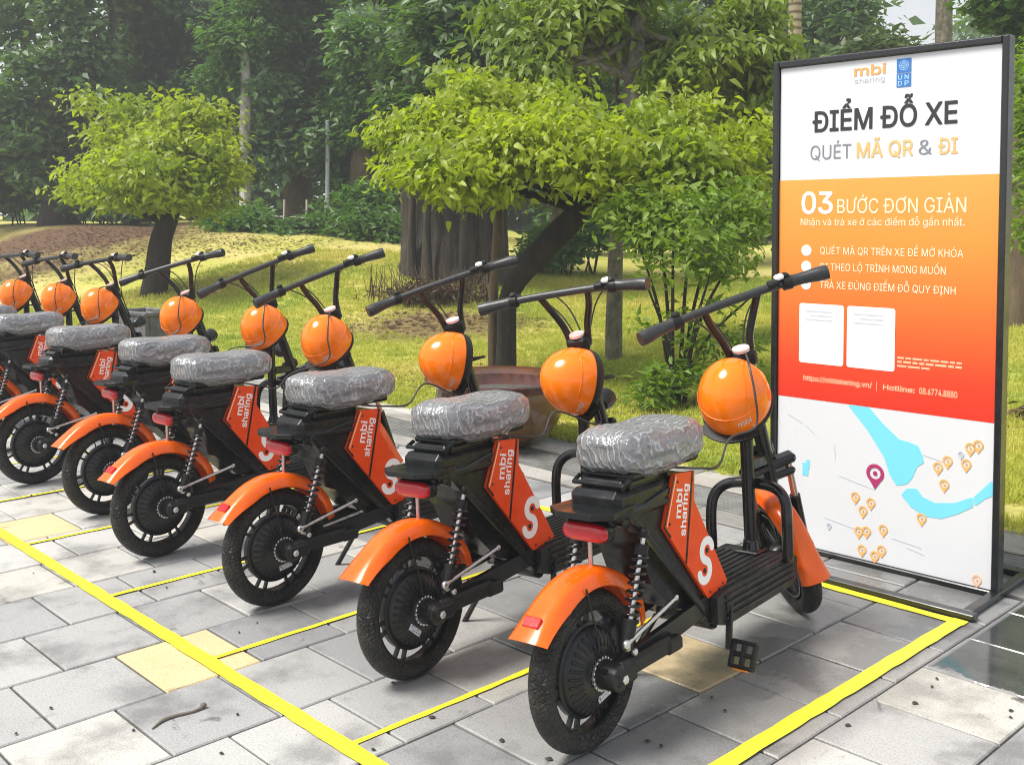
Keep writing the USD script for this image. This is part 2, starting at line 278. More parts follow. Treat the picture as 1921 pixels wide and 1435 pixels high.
v, f = flat(Polygon(bedp), .03); obj('bed', (v+[0, 0, -.036-.003], f), Mx['bed'], pave)
def tile_mesh(x0, x1, y0, y1, dz, tilt):
    g = .0042; b = .004; x0 += g; x1 -= g; y0 += g; y1 -= g
    P = [(x0, y0), (x1, y0), (x1, y1), (x0, y1)]; I = [(x0+b, y0+b), (x1-b, y0+b), (x1-b, y1-b), (x0+b, y1-b)]
    cx, cyy = (x0+x1)/2, (y0+y1)/2
    zz = lambda p, z: z+dz+tilt[0]*(p[0]-cx)+tilt[1]*(p[1]-cyy)
    V = [(p[0], p[1], -TH) for p in P]+[(p[0], p[1], zz(p, -b)) for p in P]+[(p[0], p[1], zz(p, 0)) for p in I]
    Q = [(k, (k+1) % 4, 4+(k+1) % 4, 4+k) for k in range(4)]+[(4+k, 4+(k+1) % 4, 8+(k+1) % 4, 8+k) for k in range(4)]+[(8, 9, 10, 11)]
    return np.array(V, float), tri(Q)
tiles = []
for r in range(-32, 9):
    ph = 1.42 if r % 2 == 0 else 1.588
    for k in range(-14, 10):
        y0 = ph+k*TL; y1 = y0+TL
        if y0 > 4.07 or y1 < -3: continue
        x0 = X0+r*RW; y1 = min(y1, 4.09)
        if y1-y0 < .05: continue
        c = np.array([x0+RW/2, (y0+y1)/2, 0]); q = c-CAM; d = q@FW
        px, py = (960+FPX*(q@RT)/d, CYP-FPX*(q@UP)/d) if d > .8 else (9e9, 9e9)
        vis = -90 < px < 2010 and 350 < py < 1530
        tiles.append((not vis, d, r, k, x0, y0, y1))
tiles.sort()
BEIGE = {(-4, 0), (-1, 3), (-9, 0)}
rest = []
for n, (hid, d, r, k, x0, y0, y1) in enumerate(tiles):
    tm = tile_mesh(x0, x0+RW, y0, y1, rng.uniform(-.0016, .0010), (rng.uniform(-.006, .006), rng.uniform(-.006, .006)))
    if n < 290 and not hid: 
        be = (r, k) in BEIGE
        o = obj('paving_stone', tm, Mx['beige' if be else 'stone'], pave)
        if be: tag(o, 'beige paving stone')
    else: rest.append(tm)
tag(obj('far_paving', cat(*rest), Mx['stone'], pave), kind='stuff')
# edging beyond the bays: pale kerb stones, a dark slotted channel, pale stones, then the lawn
edge_rest = []
for (y0, y1, L, dz, mt) in ((4.10, 4.27, .9, .004, 'pale'), (4.63, 4.80, .9, .002, 'pale'), (4.80, KERB-.01, .7, -.004, 'stone')):
    x = -15.0+rng.uniform(0, .5)
    while x < 3:
        l = L*rng.uniform(.9, 1.1); tm = tile_mesh(x, x+l, y0, y1, dz+rng.uniform(-.002, .002), (rng.uniform(-.003, .003), 0))
        obj('edge_stone', tm, Mx[mt], pave); x += l
ch = cat(*[rbox((-6.2, 4.295+.03*k, -.012), (19.0, .017, .02), .003) for k in range(11)])
Mx['grate'] = plain('damp_slotted_stone', (.11, .11, .105), .35, noise=(6., (.20, .20, .19), .4, .7), rvar=(5., .15, .6))
tag(obj('channel_slat', ch, Mx['grate'], pave), kind='stuff')
def strip(x0, y0, x1, y1, w, wob=.0026, seed=0):
    a, b = np.array([x0, y0]), np.array([x1, y1]); L = np.linalg.norm(b-a); n = max(2, int(L/.06)); d = (b-a)/L; s = np.array([-d[1], d[0]])
    t = np.linspace(0, 1, n)[:, None]; p = a+(b-a)*t; rg = np.random.RandomState(seed)
    l_ = p+s*(w/2+rg.uniform(-wob, wob, (n, 1))); r_ = p-s*(w/2+rg.uniform(-wob, wob, (n, 1)))
    V = np.vstack([np.c_[l_, np.full(n, .0052)], np.c_[r_, np.full(n, .0052)]]); k = np.arange(n-1)
    return V, tri(np.stack([k, n+k, n+k+1, k+1], 1))
obj('yellow_line', strip(-13, 1.616, -1.56, 1.616, .053, seed=1), Mx['yellow'], pave)
obj('yellow_line', strip(-1.592, .2, -1.592, 3.712, .053, seed=2), Mx['yellow'], pave)
v, f = strip(-13, 3.687, -1.5615, 3.687, .045, seed=3); obj('yellow_line', (v-[0, 0, .0012], f), Mx['yellow'], pave)
for k, x in enumerate((-2.368, -3.162, -3.97, -4.87, -5.72, -6.55, -7.4, -8.25, -9.1)):
    v, f = strip(x, 1.64, x, 3.664, .023, seed=10+k); obj('yellow_line', (v-[0, 0, .001], f), Mx['yellow'], pave)

# ------------------------------------------------------------------ sign
SA = .0212; SO = np.array([-1.586, 4.027, 0.])
SM = np.eye(4); SM[:3, :3] = rotk([0, 0, 1], SA); SM[:3, 3] = SO
sign = thing('standing_sign', 'tall black-framed sign with orange band, printed steps and a map beneath', 'sign', SM)
# in the sign's own frame: x = -0.98 .. 0 across the front, front faces -y, z up
def face(mesh, y): # a mesh drawn in (x, z) -> on the sign's front at depth y (towards the viewer is -y)
    v, f = mesh; return np.stack([v[:, 0], y-v[:, 2], v[:, 1]], 1), f
Mx['frame'] = plain('black_steel_frame', (.008, .009, .010), .28, bevel=.003, coat=.2, rvar=(8., .18, .4))
Mx['poster'] = plain('poster_white', (.64, .655, .685), .33)
Mx['band'] = mat('poster_orange_band', {'tc': ('texture_coordinate', {}), 's': ('separate_xyz', {}), 'mr': ('map_range', {'from_min': .665, 'from_max': 1.594}),
    'r': ('rgb_ramp', {'ramp': [(0., (.66, .035, .018)), (.15, (.70, .055, .02)), (.38, (.72, .13, .022)), (.7, (.72, .25, .035)), (1., (.72, .32, .06))]}), 'p': ('principled_bsdf', {'roughness': .33})},
    [('tc.object', 's.vector'), ('s.z', 'mr.value'), ('mr.result', 'r.fac'), ('r.color', 'p.base_color')], surface='p.BSDF')
for nm, c, r_ in (('ink_dark', (.022, .024, .03), .4), ('ink_grey', (.20, .21, .24), .4), ('ink_tan', (.72, .42, .16), .4), ('ink_cream', (.86, .72, .50), .4), ('ink_white', (.84, .81, .76), .4), ('ink_blue', (.035, .16, .45), .4), ('ink_pale_blue', (.32, .52, .78), .4),
                  ('ink_water', (.18, .62, .80), .4), ('ink_pin', (.82, .42, .13), .4), ('ink_magenta', (.38, .03, .13), .4), ('ink_line', (.50, .54, .61), .4), ('ink_peach', (.88, .48, .30), .4), ('ink_orange', (.80, .34, .10), .4)):
    Mx[nm] = plain(nm, c, r_)
fw_, dp_ = .026, .06
obj('frame', cat(rbox((-.98+.013, .02, 1.05), (.026, dp_, 2.10), .004)), Mx['frame'], sign)
obj('frame', cat(rbox((-.013, .02, 1.05), (.026, dp_, 2.10), .004)), Mx['frame'], sign)
obj('frame', rbox((-.49, .02, 2.086), (.926, dp_-.004, .028), .004), Mx['frame'], sign)
obj('frame', rbox((-.49, .02, .012), (.926, dp_-.004, .022), .004), Mx['frame'], sign)
obj('panel', rbox((-.49, .022, 1.047), (.924, .03, 2.048), .002), Mx['poster'], sign)
YF = .0068
pz = lambda mesh, k=0: face(mesh, YF-.0006*k)
bandm = flat(sbox(-.9525, .662, -.0275, 1.594), .0005)
obj('printed_band', pz(bandm), Mx['band'], sign)
def put(s, x0, z0, h, mt, x1=None, bold=False, k=2, nm='lettering'):
    v, f = text(s, h, bold, .0004, (x1-x0) if x1 else None)
    obj(nm, pz((v+[x0, z0, 0], f), k), Mx[mt], sign)
put('ĐIỂM ĐỖ XE', -.798, 1.792, .083, 'ink_dark', -.190, True)
put('QUÉT', -.806, 1.677, .058, 'ink_grey', -.622)
put('MÃ QR', -.598, 1.677, .060, 'ink_tan', -.362, True)
put('&', -.339, 1.678, .056, 'ink_grey', -.287)
put('ĐI', -.262, 1.677, .060, 'ink_tan', -.187, True)
put('mbi', -.614, 2.006, .040, 'ink_orange', -.478, True)
put('sharing', -.612, 1.977, .020, 'ink_line', -.482)
put('03', -.845, 1.453, .088, 'ink_white', -.700, True)
put('BƯỚC ĐƠN GIẢN', -.680, 1.452, .058, 'ink_cream', -.150)
put('Nhận và trả xe ở các điểm đỗ gần nhất.', -.848, 1.402, .029, 'ink_cream', -.155)
for zc, s_, x1 in ((1.296, 'QUÉT MÃ QR TRÊN XE ĐỂ MỞ KHÓA', -.158), (1.228, 'ĐI THEO LỘ TRÌNH MONG MUỐN', -.224), (1.153, 'TRẢ XE ĐÚNG ĐIỂM ĐỖ QUY ĐỊNH', -.184)):
    v, f = flat(Point(-.820, zc).buffer(.0235, 16), .0004); obj('bullet', pz((v, f), 2), Mx['ink_white'], sign)
    put(s_, -.756, zc-.0145, .030, 'ink_cream', x1)
for x0, x1 in ((-.850, -.645), (-.630, -.423)):   # the two code cards, codes left out
    v, f = flat(sbox(x0+.012, .829, x1-.012, 1.059).buffer(.012), .0004); obj('printed_card', pz((v, f), 2), Mx['ink_white'], sign)
    bars = cat(*[flat(sbox(x0+.03+.02*(k % 2), 1.035-.018*k, x1-.05, 1.0415-.018*k), .0004) for k in range(3)])
    obj('printed_line', pz(bars, 3), Mx['ink_line'], sign)
rg = random.Random(7)
sm = []
for k, (xe, hh) in enumerate(((-.165, .0075), (-.158, .0085), (-.29, .0075))):
    x = -.412
    while x < xe: w = rg.uniform(.018, .05); sm.append(flat(sbox(x, .872-.0165*k, min(x+w, xe+.01), .872-.0165*k+hh), .0004)); x += w+.006
obj('printed_line', pz(cat(*sm), 2), Mx['ink_peach'], sign)
put('https://mbisharing.vn/', -.828, .742, .021, 'ink_peach', -.517, True)
put('|', -.498, .738, .024, 'ink_peach')
put('Hotline:', -.470, .741, .021, 'ink_peach', -.338, True)
put('08.6774.8880', -.320, .741, .024, 'ink_peach', -.170, True)
# blue emblem block
v, f = flat(unary_union([sbox(-.433, 2.001, -.374, 2.056), sbox(-.433, 1.945, -.374, 1.998)]), .0004); obj('emblem', pz((v, f), 2), Mx['ink_blue'], sign)
glb = unary_union([Point(-.4035, 2.029).buffer(.019).difference(Point(-.4035, 2.029).buffer(.0165)), Point(-.4035, 2.029).buffer(.011).difference(Point(-.4035, 2.029).buffer(.0085)), sbox(-.4225, 2.028, -.3845, 2.030), sbox(-.4045, 2.010, -.4025, 2.048)])
obj('emblem', pz(flat(glb, .0004), 3), Mx['ink_pale_blue'], sign)
for s_, x_, z_ in (('U', -.427, 1.975), ('N', -.400, 1.975), ('D', -.427, 1.951), ('P', -.400, 1.951)):
    put(s_, x_, z_, .018, 'ink_pale_blue', x_+.017, True, 3)
# the map
def blob(pts, r=.006): return Polygon(pts).buffer(r).buffer(-r*1.6).buffer(r)
river = unary_union([blob([(-.619, .6585), (-.53, .6585), (-.47, .60), (-.40, .545), (-.36, .54), (-.322, .530), (-.305, .495), (-.299, .470), (-.325, .45), (-.345, .40), (-.365, .374), (-.407, .361), (-.435, .40), (-.458, .465), (-.535, .570)]),
    blob([(-.385, .325), (-.362, .352), (-.325, .358), (-.300, .33), (-.25, .315), (-.171, .330), (-.105, .365), (-.105, .33), (-.170, .288), (-.225, .262), (-.285, .259), (-.345, .285)]), blob([(-.098, .368), (-.036, .437), (-.029, .437), (-.029, .39), (-.06, .37), (-.096, .336)])])
river = river.intersection(sbox(-.9525, .028, -.0275, .6605))
obj('printed_map', pz(flat(river, .0004), 1), Mx['ink_water'], sign)
def pin(x, z, r, mt):
    ring = unary_union([Point(x, z).buffer(r, 10), Polygon([(x-.72*r, z-.65*r), (x+.72*r, z-.65*r), (x, z-1.75*r)])]).difference(Point(x, z).buffer(.62*r, 10))
    ring = unary_union([ring, Point(x, z).buffer(.25*r, 6)])
    obj('map_pin', pz(flat(ring, .0004), 3), Mx[mt], sign)
for x, z in ((-.583, .281), (-.515, .269), (-.549, .229), (-.566, .139), (-.532, .147), (-.460, .169), (-.551, .066), (-.466, .082), (-.495, .052), (-.302, .247), (-.240, .462), (-.203, .492), (-.214, .398), (-.117, .556), (-.087, .571), (-.131, .491)):
    pin(x, z, .0195, 'ink_pin')
pin(-.152, .525, .012, 'ink_line'); pin(-.700, .135, .011, 'ink_line'); pin(-.083, .052, .019, 'ink_peach'); pin(-.498, .393, .038, 'ink_magenta')
rd = []
for a, b in (((-.72, .165), (-.585, .145)), ((-.655, .355), (-.50, .325)), ((-.42, .14), (-.30, .125)), ((-.36, .115), (-.29, .10)), ((-.30, .50), (-.22, .485)), ((-.68, .48), (-.675, .42)), ((-.90, .585), (-.83, .555)), ((-.81, .545), (-.77, .515))):
    rd.append(LineString([a, b]).buffer(.0013))
for q in rd: obj('map_road', pz(flat(q, .0004), 1), Mx['ink_line'], sign)
v, f = flat(unary_union([sbox(-.828, .33, -.80, .385), sbox(-.81, .36, -.795, .40)]), .0004); obj('printed_map', pz((v, f), 1), Mx['ink_water'], sign)
# foot frame lying on the stones
foot = cat(rbox((-.49, -.284, .014), (1.04, .045, .022), .003), rbox((-.49, .32, .014), (1.04, .045, .022), .003), rbox((-.01+.0, .018, .0135), (.04, .558, .021), .003), rbox((-.97, .018, .0135), (.04, .558, .021), .003))
obj('foot_frame', foot, Mx['frame'], sign)

# ------------------------------------------------------------------ scooters
WR = .219
def tyre_mesh(c, R, hw, n=56):
    a = np.linspace(-2.25, 2.25, 15); rr = hw
    prof = [(math.sin(t)*rr, R-rr*.84+math.cos(t)*rr*.84) for t in a]
    prof = [(-hw*.62, R-.058)]+prof+[(hw*.62, R-.058)]
    return lathe_x(prof, c, n)
def arc_guard(c, R, hw, skirt, a0, a1, flare, thick=.004, n=40):
    """mudguard: crowned channel swept round the wheel from angle a0 to a1 (measured from straight ahead, upwards)"""
    ts = np.linspace(a0, a1, n); k = 9; V = []
    s = np.linspace(-1, 1, k)
    for off in (0, -thick):
        for i, t in enumerate(ts):
            e = max(0., (i/(n-1)-.80)/.20); ew = max(0., 1-i/(n-1)/.12)
            R_ = R+flare*e*e+off; w_ = hw*(1+.16*e*e-.25*ew)
            for q in s:
                edge = max(0., (abs(q)-.62)/.38)
                x = q*w_*(1-.10*edge*edge); r = R_-.015*q*q-skirt*(1-.75*e)*edge**1.6
                x = x+(0 if off == 0 else -np.sign(q)*thick*edge)
                V.append((x, c[1]+r*math.cos(t), c[2]+r*math.sin(t)))
    V = np.array(V); i, j = np.meshgrid(np.arange(n-1), np.arange(k-1), indexing='ij'); N_ = n*k
    q = np.stack([i*k+j, i*k+j+1, (i+1)*k+j+1, (i+1)*k+j], -1).reshape(-1, 4)
    rim = []
    loop = [(0, b) for b in range(k)]+[(a, k-1) for a in range(1, n)]+[(n-1, b) for b in range(k-2, -1, -1)]+[(a, 0) for a in range(n-2, 0, -1)]
    for (p, q_) in zip(loop, loop[1:]+loop[:1]):
        A_, B_ = p[0]*k+p[1], q_[0]*k+q_[1]; rim.append((A_, B_, B_+N_, A_+N_))
    return V, np.vstack([tri(q[:, ::-1]), tri(q+N_), tri(np.array(rim))])
def wheel_spokes(c, r0, r1, hx, n=9, two=True):
    ms = []
    for k in range(n):
        for dl in ((-.125, .125) if two else (0,)):
            a = 2*pi*k/n+dl; v, f = rbox((0, 0, (r0+r1)/2), (hx*2, .010, r1-r0+.01), .002)
            v, f = rot((v, f), [1, 0, 0], a); ms.append((v+np.asarray(c), f))
    return cat(*ms)
def superbox(c, s, e=.32, nu=40, nv=22, fn=None, ev=None):
    ev = ev or e
    u = np.linspace(-pi, pi, nu, endpoint=False); v = np.linspace(-pi/2, pi/2, nv)
    sg = lambda x, p: np.sign(x)*np.abs(x)**p
    Uu, Vv = np.meshgrid(u, v)
    P = np.stack([s[0]/2*sg(np.cos(Vv), ev)*sg(np.cos(Uu), e*1.1), s[1]/2*sg(np.cos(Vv), ev)*sg(np.sin(Uu), e*1.1), s[2]/2*sg(np.sin(Vv), min(1., ev*1.7))], -1).reshape(-1, 3)
    if fn is not None: P = fn(P)
    i, j = np.meshgrid(np.arange(nv-1), np.arange(nu), indexing='ij')
    F = tri(np.stack([i*nu+j, i*nu+(j+1) % nu, (i+1)*nu+(j+1) % nu, (i+1)*nu+j], -1).reshape(-1, 4))
    return P+np.asarray(c, float), F
RHO, YS = .368, 1.329
K_ = np.array([0, -math.sin(RHO), math.cos(RHO)]); F_ = np.array([0, math.cos(RHO), math.sin(RHO)]); A_ = np.array([0, YS, 0])
STEER = np.eye(4); STEER[:3, :3] = np.array([[1, 0, 0], F_, K_]).T; STEER[:3, 3] = A_     # steering frame: x across, y ahead, z up the steering axis
def s_mark(depth):
    t = np.linspace(0, 1, 26)
    a1 = [(math.cos(a)*.030, .030+math.sin(a)*.030) for a in np.linspace(.15*pi, 1.5*pi, 20)]
    a2 = [(math.cos(a)*.030, -.030+math.sin(a)*.030) for a in np.linspace(.5*pi, -.85*pi, 20)]
    s = LineString(a1+a2).buffer(.0125, 8)
    return flat(s, depth), flat(unary_union([Point(.0, .030).buffer(.008), Point(.0, -.030).buffer(.008)]), depth)
SM1, SM2 = s_mark(.0008)
SM3 = (SM2[0][:len(SM2[0])//2], SM2[1][:len(SM2[1])//2]); SM4 = (SM2[0][len(SM2[0])//2:], SM2[1][len(SM2[1])//2:]-len(SM2[0])//2)
TX1, TX2 = text('mbi', .030, True, .0008, .085), text('sharing', .028, True, .0008, .150)
def on_panel(mesh, o, ex, ey, x):  # 2-D drawing (ex, ey in the y-z plane) onto the right side at height x
    v, f = mesh; ex, ey = np.array(ex), np.array(ey); P = np.array(o)+v[:, :1]*ex+v[:, 1:2]*ey
    return np.stack([x+v[:, 2], P[:, 0], P[:, 1]], 1), f
HUBC = (0, 0, WR)
def nub(P): # nose of the saddle a little narrower, top dished
    y = P[:, 1]/.21; P = P.copy(); P[:, 0] *= 1-.16*np.clip(y, 0, 1)**2; P[:, 2] += .012*np.clip(-y, 0, 1)**2*(P[:, 2] > 0)-.008*np.exp(-(y*2)**2)*(P[:, 2] > 0); return P
STATIC = {}
def static_parts():
    S = STATIC
    # rear wheel
    S['rear_rim'] = cat(lathe_x([(-.022, .164), (-.022, .159), (-.009, .156), (.009, .156), (.022, .159), (.022, .164)], HUBC, 44), wheel_spokes(HUBC, .118, .157, .008, 7))
    S['rear_tyre'] = tyre_mesh(HUBC, WR, .038)
    hubp = [(-.056, .0), (-.055, .045), (-.051, .070), (-.044, .092), (-.030, .112), (-.014, .120), (-.010, .128), (.010, .128), (.014, .120), (.030, .112), (.044, .092), (.051, .070), (.055, .045), (.056, .0)]
    ribs = [rot(rot(rbox((.0412, 0, WR+.092), (.006, .007, .044), .002), [0, 1, 0], -.46, (.0412, 0, WR+.092)), [1, 0, 0], 2*pi*k/30, HUBC) for k in range(30)]
    S['hub_motor'] = cat(lathe_x(hubp, HUBC, 48), *ribs)
    S['rating_plate'] = rot(rbox((.0535, 0, WR-.066), (.003, .056, .02), .001), [1, 0, 0], .0, HUBC)
    S['sprocket'] = cat(lathe_x([(.056, .034), (.064, .034), (.064, .043), (.056, .043)], HUBC, 32, True), *[rot(rbox((.061, 0, WR+.043), (.010, .008, .008), .002), [1, 0, 0], 2*pi*k/20, HUBC) for k in range(20)])
    S['axle_nut'] = cat(lathe_x([(.12, 0), (.12, .013), (.137, .013), (.140, .009), (.140, 0)], HUBC, 6), lathe_x([(-.14, 0), (-.14, .013), (-.12, .013), (-.12, 0)], HUBC, 6), lathe_x([(-.12, .008), (.12, .008)], HUBC, 10))
    S['rear_fender'] = arc_guard(HUBC, .277, .063, .030, .26, 2.60, .020)
    S['stay'] = [tube(smooth_path([(s*.058, 0, WR), (s*.064, -.02, WR+.10), (s*.060, -.055, WR+.243)]), .0032, 6) for s in (-1, 1)]
    ra = 2.41; rr = .2835
    S['rear_reflector'] = rot(rbox((0, 0, rr), (.054, .030, .012), .003), [1, 0, 0], ra-pi/2, (0, 0, 0))
    S['rear_reflector'] = mv(S['rear_reflector'], HUBC)
    S['tail_lamp'] = superbox((0, .040, .588), (.150, .055, .052), .45, 32, 14)
    S['tail_lamp_rim'] = superbox((0, .050, .588), (.157, .045, .060), .4, 32, 14)
    S['lamp_post'] = tube([(0, .05, .49), (0, .05, .57)], .007, 8)
    # rack
    rk = LineString([(-.085, .13), (-.095, .020), (-.055, -.010), (.055, -.010), (.095, .020), (.085, .13)]).convex_hull.buffer(.012)
    v, f = flat(rk, .016); v = v.copy(); v[:, 2] += .634
    S['rear_rack'] = cat((v, f), rbox((0, .10, .612), (.15, .10, .03), .008))
    # body
    body = Polygon([(.115, .612), (.285, .655), (.345, .690), (.44, .682), (.435, .60), (.60, .31), (.525, .225), (.43, .285), (.30, .45), (.20, .50)])
    lower = Polygon([(.155, .60), (.30, .60), (.48, .33), (.44, .27), (.34, .30), (.235, .40), (.19, .50)])
    S['battery_case'] = cat(prism(body, -.088, .088), prism(lower, -.072, .072), rbox((0, .205, .655), (.172, .270, .075), .018), rbox((0, .205, .628), (.200, .300, .030), .010), rbox((0, .23, .700), (.150, .24, .03), .01))
    S['seat_base'] = cat(rbox((0, .315, .724), (.185, .36, .022), .008), tube([(-.085, .13, .718), (-.085, .10, .705), (.085, .10, .705), (.085, .13, .718)], .007, 8), rbox((0.06, .14, .703), (.05, .012, .03), .004))
    S['seat'] = superbox((0, .335, .782), (.232, .430, .122), .48, 48, 24, lambda P: nub(P), .44)
    sv, sf = superbox((0, .335, .780), (.249, .450, .136), .48, 110, 60, lambda P: nub(P), .44)
    nn = meshkit.fbm(sv*np.array([16., 12., 22.]), 3, 9); rdg = 1-np.abs(2*meshkit.fbm(sv*np.array([24., 18., 30.])+9, 2, 4)-1)
    ce = np.array([0, .335, .775]); dr = sv-ce; dr /= np.linalg.norm(dr, axis=1, keepdims=True)
    sv = sv+dr*((nn-.5)*.010+(rdg-.75)*.012)[:, None]
    low = np.clip((.742-sv[:, 2])/.03, 0, 1); sv[:, :2] = ce[:2]+(sv[:, :2]-ce[:2])*(1-.10*low[:, None]); sv[:, 2] -= low*.012*(nn)*1.5
    S['film_cover'] = (sv, sf)
    # frame
    fr = []
    for s in (-1, 1):
        fr.append(bar((s*.083, .105, .628), (s*.083, .540, .195), .024, .042, (1, 0, 0)))
        fr.append(bar((s*.083, .075, .610), (s*.083, .33, .655), .022, .028, (1, 0, 0)))
        fr.append(bar((s*.083, .50, .215), (s*.083, .62, .215), .024, .040))
    fr.append(tube([(-.09, .535, .205), (.09, .535, .205)], .022, 12)); fr.append(bar((-.08, .13, .60), (.08, .13, .60), .03, .03))
    S['frame'] = cat(*fr)
    pan = Polygon([(.335, .698), (.448, .687), (.438, .602), (.612, .318), (.598, .298), (.494, .292), (.268, .556)])
    S['side_panel'] = [prism(pan.buffer(-.003).buffer(.003), .0895, .101), prism(pan.buffer(-.003).buffer(.003), -.101, -.0895)]
    st = LineString([(.436, .690), (.378, .425)]).buffer(.0042, cap_style=2); ed = LineString([(.333, .697), (.268, .556), (.30, .52)]).buffer(.006, cap_style=2)
    S['panel_stripe'] = prism(unary_union([st.intersection(pan), ed.intersection(pan)]), .1011, .1022)
    ln = LineString([(.345, .690), (.284, .556)]).buffer(.0022, cap_style=2).intersection(pan); S['panel_line'] = prism(ln, .1011, .1018)
    ex = np.array([.052, .245]); ex = ex/np.linalg.norm(ex); ey = np.array([-ex[1], ex[0]])
    S['lettering'] = [on_panel(TX1, np.array([.358, .565]), ex, ey, .1012), on_panel(TX2, np.array([.379, .508]), ex, ey, .1012)]
    a = .30; S['emblem'] = on_panel(SM1, (.490, .408), (math.cos(a), -math.sin(a)), (math.sin(a), math.cos(a)), .1012)
    S['emblem_dot'] = [on_panel(q, (.490, .408), (math.cos(a), -math.sin(a)), (math.sin(a), math.cos(a)), .1014) for q in (SM3, SM4)]
    # swing arm and its fittings
    arm = Polygon([(-.035, .205), (-.035, .245), (.10, .262), (.50, .300), (.50, .245), (.12, .205)])
    S['swing_arm'] = cat(prism(arm, .080, .098), prism(arm, -.098, -.080), lathe_x([(.066, .036), (.066, .040), (.120, .036), (.128, .024), (.128, .0)], HUBC, 22), tube([(-.09, .46, .27), (.09, .46, .27)], .016, 10))
    S['chain_case'] = cat(rbox((.112, .13, .232), (.028, .25, .050), .010), rbox((.114, .262, .228), (.036, .075, .042), .008), rbox((.116, .02, .222), (.034, .10, .056), .012))
    S['torque_rod'] = tube([(.122, .028, .300), (.112, .300, .352)], .0065, 8)
    S['rod_end'] = [superbox((.122, .030, .300), (.02, .026, .026), .7, 12, 8), superbox((.113, .297, .351), (.014, .018, .018), .7, 12, 8), superbox((.118, .07, .268), (.02, .02, .02), .7, 12, 8)]
    S['shock'] = []
    for s in (-1, 1):
        T, B_ = np.array([s*.112, .150, .572]), np.array([s*.106, .050, .285]); ax = T-B_
        hel = [B_+ax*(.22+.60*t)+rotk(ax, 2*pi*8.5*t)@np.array([.021, 0, 0]) for t in np.linspace(0, 1, 120)]
        S['shock'].append((tube([B_, B_+ax*.24], .019, 12), tube([B_+ax*.2, T], .0075, 8), tube(hel, .0042, 6), cat(superbox(T, (.028, .030, .030), .7, 14, 8), tube([B_+ax*.80, B_+ax*.90], .019, 12)), superbox(B_, (.026, .026, .026), .7, 12, 8)))
    # deck
    dk = Polygon([(.505, .212), (.505, .292), (.535, .300), (1.015, .302), (1.045, .285), (1.040, .215), (1.015, .200), (.56, .195)])
    grooves = [rbox((s*.1295, .78, z), (.008, .46, .010), .002) for s in (-1, 1) for z in (.283, .262, .241, .220)]
    S['deck'] = cat(prism(dk, -.126, .126), *grooves)
    S['deck_mat'] = cat(*[rbox((x, .755, .3035), (.013, .40, .006), .002) for x in np.linspace(-.102, .102, 9)])
    hp = smooth_path([(-.142, .945, .295), (-.142, .950, .43), (-.130, .965, .492), (-.085, .985, .526), (0, .992, .533), (.085, .985, .526), (.130, .965, .492), (.142, .950, .43), (.142, .945, .295)], 5)
    S['leg_guard'] = tube(hp, .0185, 12)
    S['column'] = cat(tube([(0, .962, .30), (0, .957, .955)], .0225, 16), tube([(0, .962, .300), (0, .962, .345)], [.034, .026], 16), rbox((0, .962, .309), (.085, .085, .012), .004))
    S['column_foot'] = None
    hd = xf(tube([(0, 0, .66), (0, 0, 1.0)], .026, 16), STEER)
    gs = bar((0, .975, .60), (0, 1.085, .60), .03, .04); gs2 = bar((0, .965, .86), (0, 1.0, .88), .04, .07)
    S['head_tube'] = cat(hd, gs, gs2)
    # crank, pedals
    S['crank'] = cat(tube([(-.125, .570, .252), (.125, .570, .252)], .014, 12), rbox((.128, .570, .252), (.016, .03, .03), .006), bar((.130, .572, .258), (.134, .546, .128), .012, .020, (1, 0, 0)), bar((-.130, .568, .246), (-.134, .594, .376), .012, .020, (1, 0, 0)))
    def pedal(c, t):
        ms = [rbox((0, s*.036, 0), (.082, .011, .024), .003) for s in (-1, 1)]+[rbox((x, 0, 0), (.012, .066, .022), .003) for x in (-.036, 0, .036)]+[rbox((0, 0, 0), (.082, .014, .018), .003)]
        return mv(rot(cat(*ms), [1, 0, 0], t), c)
    S['pedal'] = [pedal((.186, .540, .122), 1.05), pedal((-.186, .598, .380), .3)]
    S['pedal_reflector'] = rot(rbox((0, -.044, 0), (.05, .006, .012), .002), [1, 0, 0], 1.05); S['pedal_reflector'] = mv(S['pedal_reflector'], (.186, .540, .122))
    S['kickstand'] = cat(tube([(-.09, .50, .205), (-.205, .43, -.018)], .010, 8), rbox((-.207, .429, -.014), (.03, .04, .012), .004))
static_parts()
def loc(x0, y0, psi, phi):
    M = np.eye(4); M[:3, :3] = rotk([0, 0, 1], psi)@rotk([0, 1., 0], -phi); M[:3, 3] = (x0, y0, .0); return M
def on_bolt(y, z): return lathe_x([(.1005, .0042), (.1030, .0036), (.1034, 0)], (0, y, z), 8)
